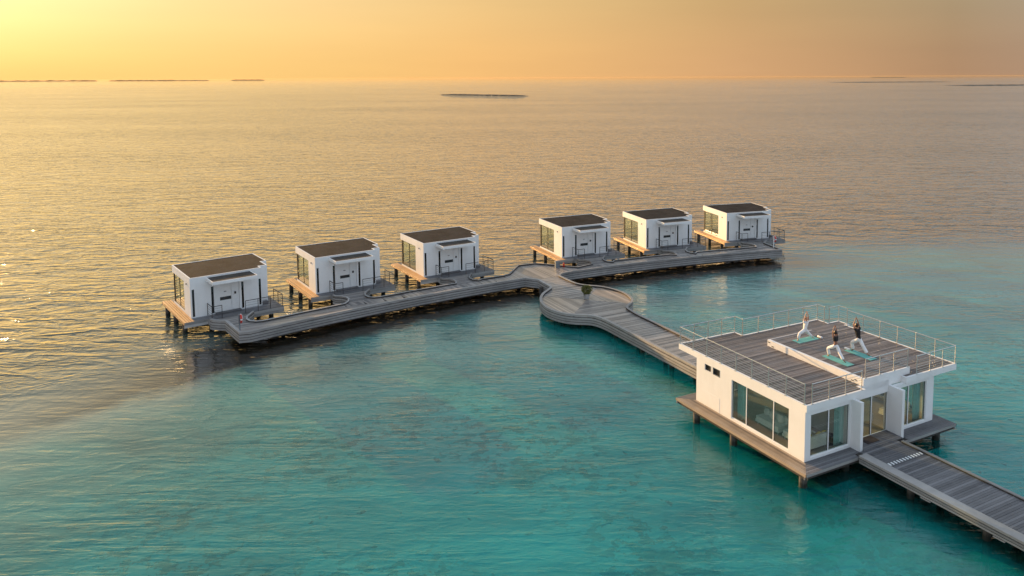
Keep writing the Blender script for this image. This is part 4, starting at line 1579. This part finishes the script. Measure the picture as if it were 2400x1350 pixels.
def make_person(label, J, face, skin, hair, top, bare_waist=False, long_hair=False, s=1.0):
    """J: joints in the pavilion's own plan, heights above the mat"""
    root = J['hip']
    t = thing('person', label, 'person', at_pav(root[0], root[1], MZ), PAV[2], 'people holding a yoga lunge on the roof platform')

    def P(k, dz=0.0, d=(0, 0)):
        p = J[k] if isinstance(k, str) else k
        return Vector((p[0] - root[0] + d[0], p[1] - root[1] + d[1], p[2] + dz))
    # body
    nodes, idx = [], {}

    def nd(k, pos, r):
        idx[k] = len(nodes)
        nodes.append((tuple(pos), r))
    hip, spine, chest, neck = P('hip'), P('spine'), P('chest'), P('neck')
    side = (P('shR') - P('shL')).normalized()
    nd('pelvis', hip, (0.115 * s, 0.095 * s))
    nd('spine', spine, (0.105 * s, 0.085 * s))
    nd('chest', chest, (0.125 * s, 0.095 * s))
    nd('collar', chest.lerp(neck, 0.62), (0.085 * s, 0.07 * s))
    nd('neck', neck, 0.048 * s)
    nd('skull', P('head'), 0.055 * s)
    edges = [('pelvis', 'spine'), ('spine', 'chest'), ('chest', 'collar'), ('collar', 'neck'), ('neck', 'skull')]
    hands = []
    for S in 'LR':
        sh, el, hd = P('sh' + S), P('el' + S), P('hand')
        sg = -1 if S == 'L' else 1
        wrist = hd + side * sg * 0.022 - (hd - el).normalized() * 0.13 * s
        palm = hd + side * sg * 0.020 - (hd - el).normalized() * 0.06 * s
        nd('sh' + S, sh, 0.058 * s)
        nd('el' + S, el, 0.040 * s)
        nd('fa' + S, el.lerp(wrist, 0.35), 0.037 * s)
        nd('wr' + S, wrist, 0.025 * s)
        nd('pa' + S, palm, (0.026 * s, 0.016 * s))
        edges += [('collar', 'sh' + S), ('sh' + S, 'el' + S), ('el' + S, 'fa' + S), ('fa' + S, 'wr' + S), ('wr' + S, 'pa' + S)]
        hands.append((palm, (palm - wrist).normalized(), sg))
    for S in 'FB':
        kn, an, toe = P('knee' + S), P('ank' + S), P('toe' + S)
        sg = J['side' + S]
        hj = hip + side * sg * 0.085 * s - Vector((0, 0, 0.05))
        nd('hj' + S, hj, 0.085 * s)
        nd('th' + S, hj.lerp(kn, 0.4), 0.075 * s)
        nd('kn' + S, kn, 0.052 * s)
        nd('cf' + S, kn.lerp(an, 0.35), 0.050 * s)
        nd('an' + S, an, 0.034 * s)
        nd('ft' + S, an.lerp(toe, 0.55) - Vector((0, 0, 0.02)), (0.040 * s, 0.030 * s))
        nd('to' + S, toe, (0.036 * s, 0.018 * s))
        edges += [('pelvis', 'hj' + S), ('hj' + S, 'th' + S), ('th' + S, 'kn' + S), ('kn' + S, 'cf' + S), ('cf' + S, 'an' + S), ('an' + S, 'ft' + S), ('ft' + S, 'to' + S)]
    body = skin_mesh('body', nodes, [(idx[a], idx[b]) for a, b in edges], skin, t)
    extra = []
    R = 0.098 * s
    hc = P('head') + Vector((0, 0, 0.02))
    lift = J.get('look', 0.25)
    fdir = Vector((face[0], face[1], lift)).normalized()
    extra.append(head_geometry(hc, fdir, (0, 0, 1), R))
    fw = Vector((face[0], face[1], 0)).normalized()
    for palm, d, sg in hands:
        w = fw
        for k in range(4):                                   # four fingers of unequal length, slightly bent
            base = palm + d * 0.035 * s + w * (k - 1.5) * 0.017 * s
            L_ = (0.075, 0.088, 0.082, 0.062)[k] * s
            mid = base + d * L_ * 0.5 + side * sg * 0.003
            m = MB().tube(base - d * 0.02, mid, 0.0085 * s, 0.0078 * s, n=6).tube(mid, base + d * L_ - side * sg * 0.004, 0.0078 * s, 0.0058 * s, n=6)
            extra.append((m.v, m.f))
        base = palm - d * 0.015 * s + w * 0.026 * s
        m = MB().tube(base - w * 0.012, base + (d * 0.7 + w * 0.6).normalized() * 0.032 * s, 0.011 * s, 0.0095 * s, n=6)
        m.tube(base + (d * 0.7 + w * 0.6).normalized() * 0.032 * s, base + (d * 0.95 + w * 0.45).normalized() * 0.062 * s, 0.0095 * s, 0.007 * s, n=6)
        extra.append((m.v, m.f))
    join_into(body, [([Vector(v) for v in vs], fs) for vs, fs in extra])
    u = (Vector((0, 0, 1)) - fdir * fdir.z).normalized()
    sd = fdir.cross(u)
    for sg in (-1, 1):
        e = MB().lathe([(0.0, -0.011), (0.009, -0.006), (0.011, 0.0), (0.009, 0.006), (0.0, 0.011)], 8).build('eye', EYE, t, smooth=True)
        e.location = hc + (fdir * 0.90 + sd * sg * 0.34 + u * 0.12) * R
    # hair
    hv, hf = head_geometry(hc - fdir * 0.012, fdir, (0, 0, 1), R * 1.10)
    keep = []
    for f in hf:
        c = sum((Vector(hv[i]) for i in f), Vector()) / 4 - hc
        if c.dot(u) / R > 0.62 or (c.dot(fdir) / R < 0.12 and c.dot(u) / R > (-1.25 if long_hair else -0.55)):
            keep.append(f)
    hm = MB().add(hv, keep)
    if long_hair:
        hm.lathe([(0.0, -0.05), (0.04, -0.035), (0.05, 0.0), (0.04, 0.035), (0.0, 0.05)], 10, tuple(hc - fdir * R * 1.25 + u * 0.03))
    ho = hm.build('hair', hair, t, smooth=True)
    md = ho.modifiers.new('thickness', 'SOLIDIFY')
    md.thickness = 0.012
    # trousers: loose white cotton
    tn, ti = [], {}

    def td(k, pos, r):
        ti[k] = len(tn)
        tn.append((tuple(pos), r))
    td('waist', hip.lerp(spine, 0.55), (0.122 * s, 0.104 * s))
    td('pelvis', hip, (0.146 * s, 0.124 * s))
    te = [('waist', 'pelvis')]
    for S in 'FB':
        sg = J['side' + S]
        kn, an = P('knee' + S), P('ank' + S)
        hj = hip + side * sg * 0.085 * s - Vector((0, 0, 0.05))
        td('hj' + S, hj, 0.118 * s)
        td('th' + S, hj.lerp(kn, 0.45), 0.112 * s)
        td('kn' + S, kn, 0.095 * s)
        td('cf' + S, kn.lerp(an, 0.45), 0.097 * s)
        td('hem' + S, kn.lerp(an, 0.92), 0.098 * s)
        te += [('pelvis', 'hj' + S), ('hj' + S, 'th' + S), ('th' + S, 'kn' + S), ('kn' + S, 'cf' + S), ('cf' + S, 'hem' + S)]
    skin_mesh('trousers', tn, [(ti[a], ti[b]) for a, b in te], WHITE_CLOTH, t, root=1)
    # top
    un, ui = [], {}

    def ud(k, pos, r):
        ui[k] = len(un)
        un.append((tuple(pos), r))
    ue = []
    if bare_waist:
        ud('low', spine.lerp(chest, 0.45), (0.118 * s, 0.098 * s))
    else:
        ud('hem', hip.lerp(spine, -0.12), (0.150 * s, 0.125 * s))
        ud('low', hip.lerp(spine, 0.35), (0.142 * s, 0.120 * s))
        ud('mid', spine, (0.140 * s, 0.115 * s))
        ue += [('hem', 'low'), ('low', 'mid')]
    ud('chest', chest, (0.165 * s, 0.122 * s))
    ud('collar', chest.lerp(neck, 0.58), (0.125 * s, 0.095 * s))
    ue += [('mid' if not bare_waist else 'low', 'chest'), ('chest', 'collar')]
    for S in 'LR':
        sh, el = P('sh' + S), P('el' + S)
        ud('sh' + S, sh, 0.070 * s if not bare_waist else 0.060 * s)
        ue.append(('collar', 'sh' + S))
        if not bare_waist:
            ud('sl' + S, sh.lerp(el, 0.42), 0.060 * s)
            ue.append(('sh' + S, 'sl' + S))
    skin_mesh('top', un, [(ui[a], ui[b]) for a, b in ue], top, t, root=ui['chest'])
    return t


make_person("barefoot person all in white in a wide lunge, facing the other two, palms joined overhead",
            dict(hip=(6.38, 6.20, 0.60), spine=(6.40, 6.20, 0.80), chest=(6.44, 6.20, 0.98), neck=(6.45, 6.19, 1.13), head=(6.45, 6.16, 1.25),
                 shL=(6.27, 6.20, 1.06), shR=(6.64, 6.20, 1.05), elL=(6.31, 6.17, 1.36), elR=(6.60, 6.17, 1.35), hand=(6.45, 6.16, 1.68),
                 kneeF=(5.94, 6.20, 0.44), ankF=(5.88, 6.24, 0.08), toeF=(5.74, 6.18, 0.02), sideF=-1,
                 kneeB=(6.68, 6.18, 0.32), ankB=(6.94, 6.16, 0.08), toeB=(7.02, 6.04, 0.02), sideB=1),
            (-0.25, -0.97), SKIN_LIGHT, HAIR_BLOND, WHITE_CLOTH, s=0.95)
make_person("person in black crop top and white trousers in a lunge, back turned, bare waist",
            dict(hip=(5.42, 3.05, 0.80), spine=(5.42, 3.07, 0.97), chest=(5.42, 3.09, 1.17), neck=(5.42, 3.11, 1.36), head=(5.44, 3.14, 1.48),
                 shL=(5.25, 3.10, 1.29), shR=(5.58, 3.10, 1.27), elL=(5.24, 3.13, 1.57), elR=(5.53, 3.13, 1.55), hand=(5.42, 3.14, 1.86),
                 kneeF=(5.34, 3.52, 0.50), ankF=(5.46, 3.52, 0.08), toeF=(5.46, 3.68, 0.02), sideF=-1,
                 kneeB=(5.46, 2.80, 0.42), ankB=(5.44, 2.50, 0.10), toeB=(5.50, 2.38, 0.02), sideB=1),
            (0.05, 1.0), SKIN_BROWN, HAIR_DARK, BLACK_CLOTH, bare_waist=True, long_hair=True, s=0.95)
make_person("person in black T-shirt and white trousers in a lunge, back turned, arms raised",
            dict(hip=(7.32, 3.10, 0.82), spine=(7.29, 3.12, 1.02), chest=(7.25, 3.13, 1.25), neck=(7.21, 3.14, 1.47), head=(7.18, 3.17, 1.60),
                 shL=(7.02, 3.13, 1.41), shR=(7.42, 3.13, 1.39), elL=(6.93, 3.16, 1.70), elR=(7.33, 3.16, 1.71), hand=(7.14, 3.16, 2.04),
                 kneeF=(7.24, 3.50, 0.52), ankF=(7.33, 3.46, 0.08), toeF=(7.33, 3.63, 0.02), sideF=-1,
                 kneeB=(7.40, 2.84, 0.44), ankB=(7.42, 2.56, 0.10), toeB=(7.48, 2.43, 0.02), sideB=1),
            (0.0, 1.0), SKIN_TAN, HAIR_DARK, BLACK_CLOTH, s=1.05)

# ------------------------------------------------------------------ low reef bank and the islands on the horizon


def ridge(p0, p1, width, height, n, seed, taper=0.15, rough=0.3, step=1.0):
    """a long low mound between two plan points"""
    p0, p1 = Vector((p0[0], p0[1], 0)), Vector((p1[0], p1[1], 0))
    d = p1 - p0
    t_ = d.normalized()
    s_ = Vector((-t_.y, t_.x, 0))
    m = 8
    vs, fs = [], []
    for i in range(n + 1):
        u = i / n
        e = min(1.0, u / taper, (1 - u) / taper)
        e = max(0.02, sin(e * pi / 2))
        nz = noise.noise(Vector((u * 23 + seed, seed * 1.7, 0)))
        nz2 = noise.noise(Vector((u * n * 0.37 * step + seed, 5.1, seed)))
        h = height * e * (1 + rough * nz + rough * nz2)
        wd = width * (0.35 + 0.65 * e) * (1 + 0.35 * nz)
        for k in range(m + 1):
            a = pi * k / m
            jit = 1 + rough * 0.5 * noise.noise(Vector((u * 61 + seed, k * 1.3, 2.0)))
            vs.append(p0 + d * u + s_ * (cos(a) * wd / 2) + Vector((0, 0, sin(a) ** 0.7 * h * jit - 0.05 * height)))
    for i in range(n):
        for k in range(m):
            a = i * (m + 1) + k
            fs.append((a, a + 1, a + m + 2, a + m + 1))
    return vs, fs


vs, fs = ridge((-133.5, 922.0), (-23.0, 826.0), 15.0, 1.25, 90, 3.0, 0.16, 0.22)
o = MB().add(vs, fs).build('reef_bank', ROCK, None)
tag(o, "long low dark reef bank lying alone on the open water below the horizon", 'reef bank')

HZ = 11500.0


def island(label, px0, px1, h, seed):
    """px: azimuth tangents of the island's ends as seen from the shore"""
    a, b_ = (px0 * HZ, HZ), (px1 * HZ, HZ)
    t = thing('palm_island', label, 'island', ((a[0] + b_[0]) / 2, HZ, 0), 0, 'low palm islands on the horizon')
    L_ = b_[0] - a[0]
    vs, fs = ridge((-L_ / 2, 0), (L_ / 2, 0), 260, 3.0, 40, seed, 0.10, 0.2)
    MB().add(vs, fs).build('beach', ROCK, t)
    vs, fs = ridge((-L_ / 2 * 0.97, 20), (L_ / 2 * 0.97, 20), 190, h, 160, seed + 4, 0.06, 0.45, 2.0)
    MB().add(vs, fs).build('trees', PALM_GREEN, t, kind='stuff')


def az(px):
    return (px - 1290.9) / 1782.2


island("long palm island on the horizon at the glowing edge of the sky", az(-60), az(236), 15, 1.0)
island("palm island on the horizon beside the longest one", az(258), az(424), 13, 7.0)
island("thin flat island on the horizon, between two palm islands", az(420), az(490), 9, 12.0)
island("short lone palm island on the horizon closest to the dark reef bank", az(546), az(622), 12, 19.0)
island("faint thin island on the horizon far from the sun", az(2040), az(2118), 5, 25.0)
for label, x0, x1, yy, w_, sd in (("faint low reef strip on the horizon running out of the picture, far from the sun", 800.0, 1080.0, 1560.0, 14.0, 31.0),
                                  ("faint longer reef strip just under the horizon, beyond the other pale strip", 900.0, 1330.0, 2500.0, 22.0, 37.0)):
    vs, fs = ridge((x0, yy), (x1, yy), w_, 1.4, 60, sd, 0.3, 0.3)
    tag(MB().add(vs, fs).build('reef_bank', ROCK, None), label, 'reef bank')

# ------------------------------------------------------------------ sea air
hz = MB().box(-95000, 95000, -95000, 95000, -12.0, 30.0).build('haze', None, None)
m = NT("pale_sea_air")
pv_ = m.n("ShaderNodeVolumePrincipled")
pv_.inputs['Color'].default_value = (0.60, 0.42, 0.26, 1)
pv_.inputs['Density'].default_value = 0.000015
pv_.inputs['Anisotropy'].default_value = 0.35
m.t.links.new(pv_.outputs[0], m.out.inputs['Volume'])
hz.data.materials.append(m.mat)
hz['kind'] = 'stuff'
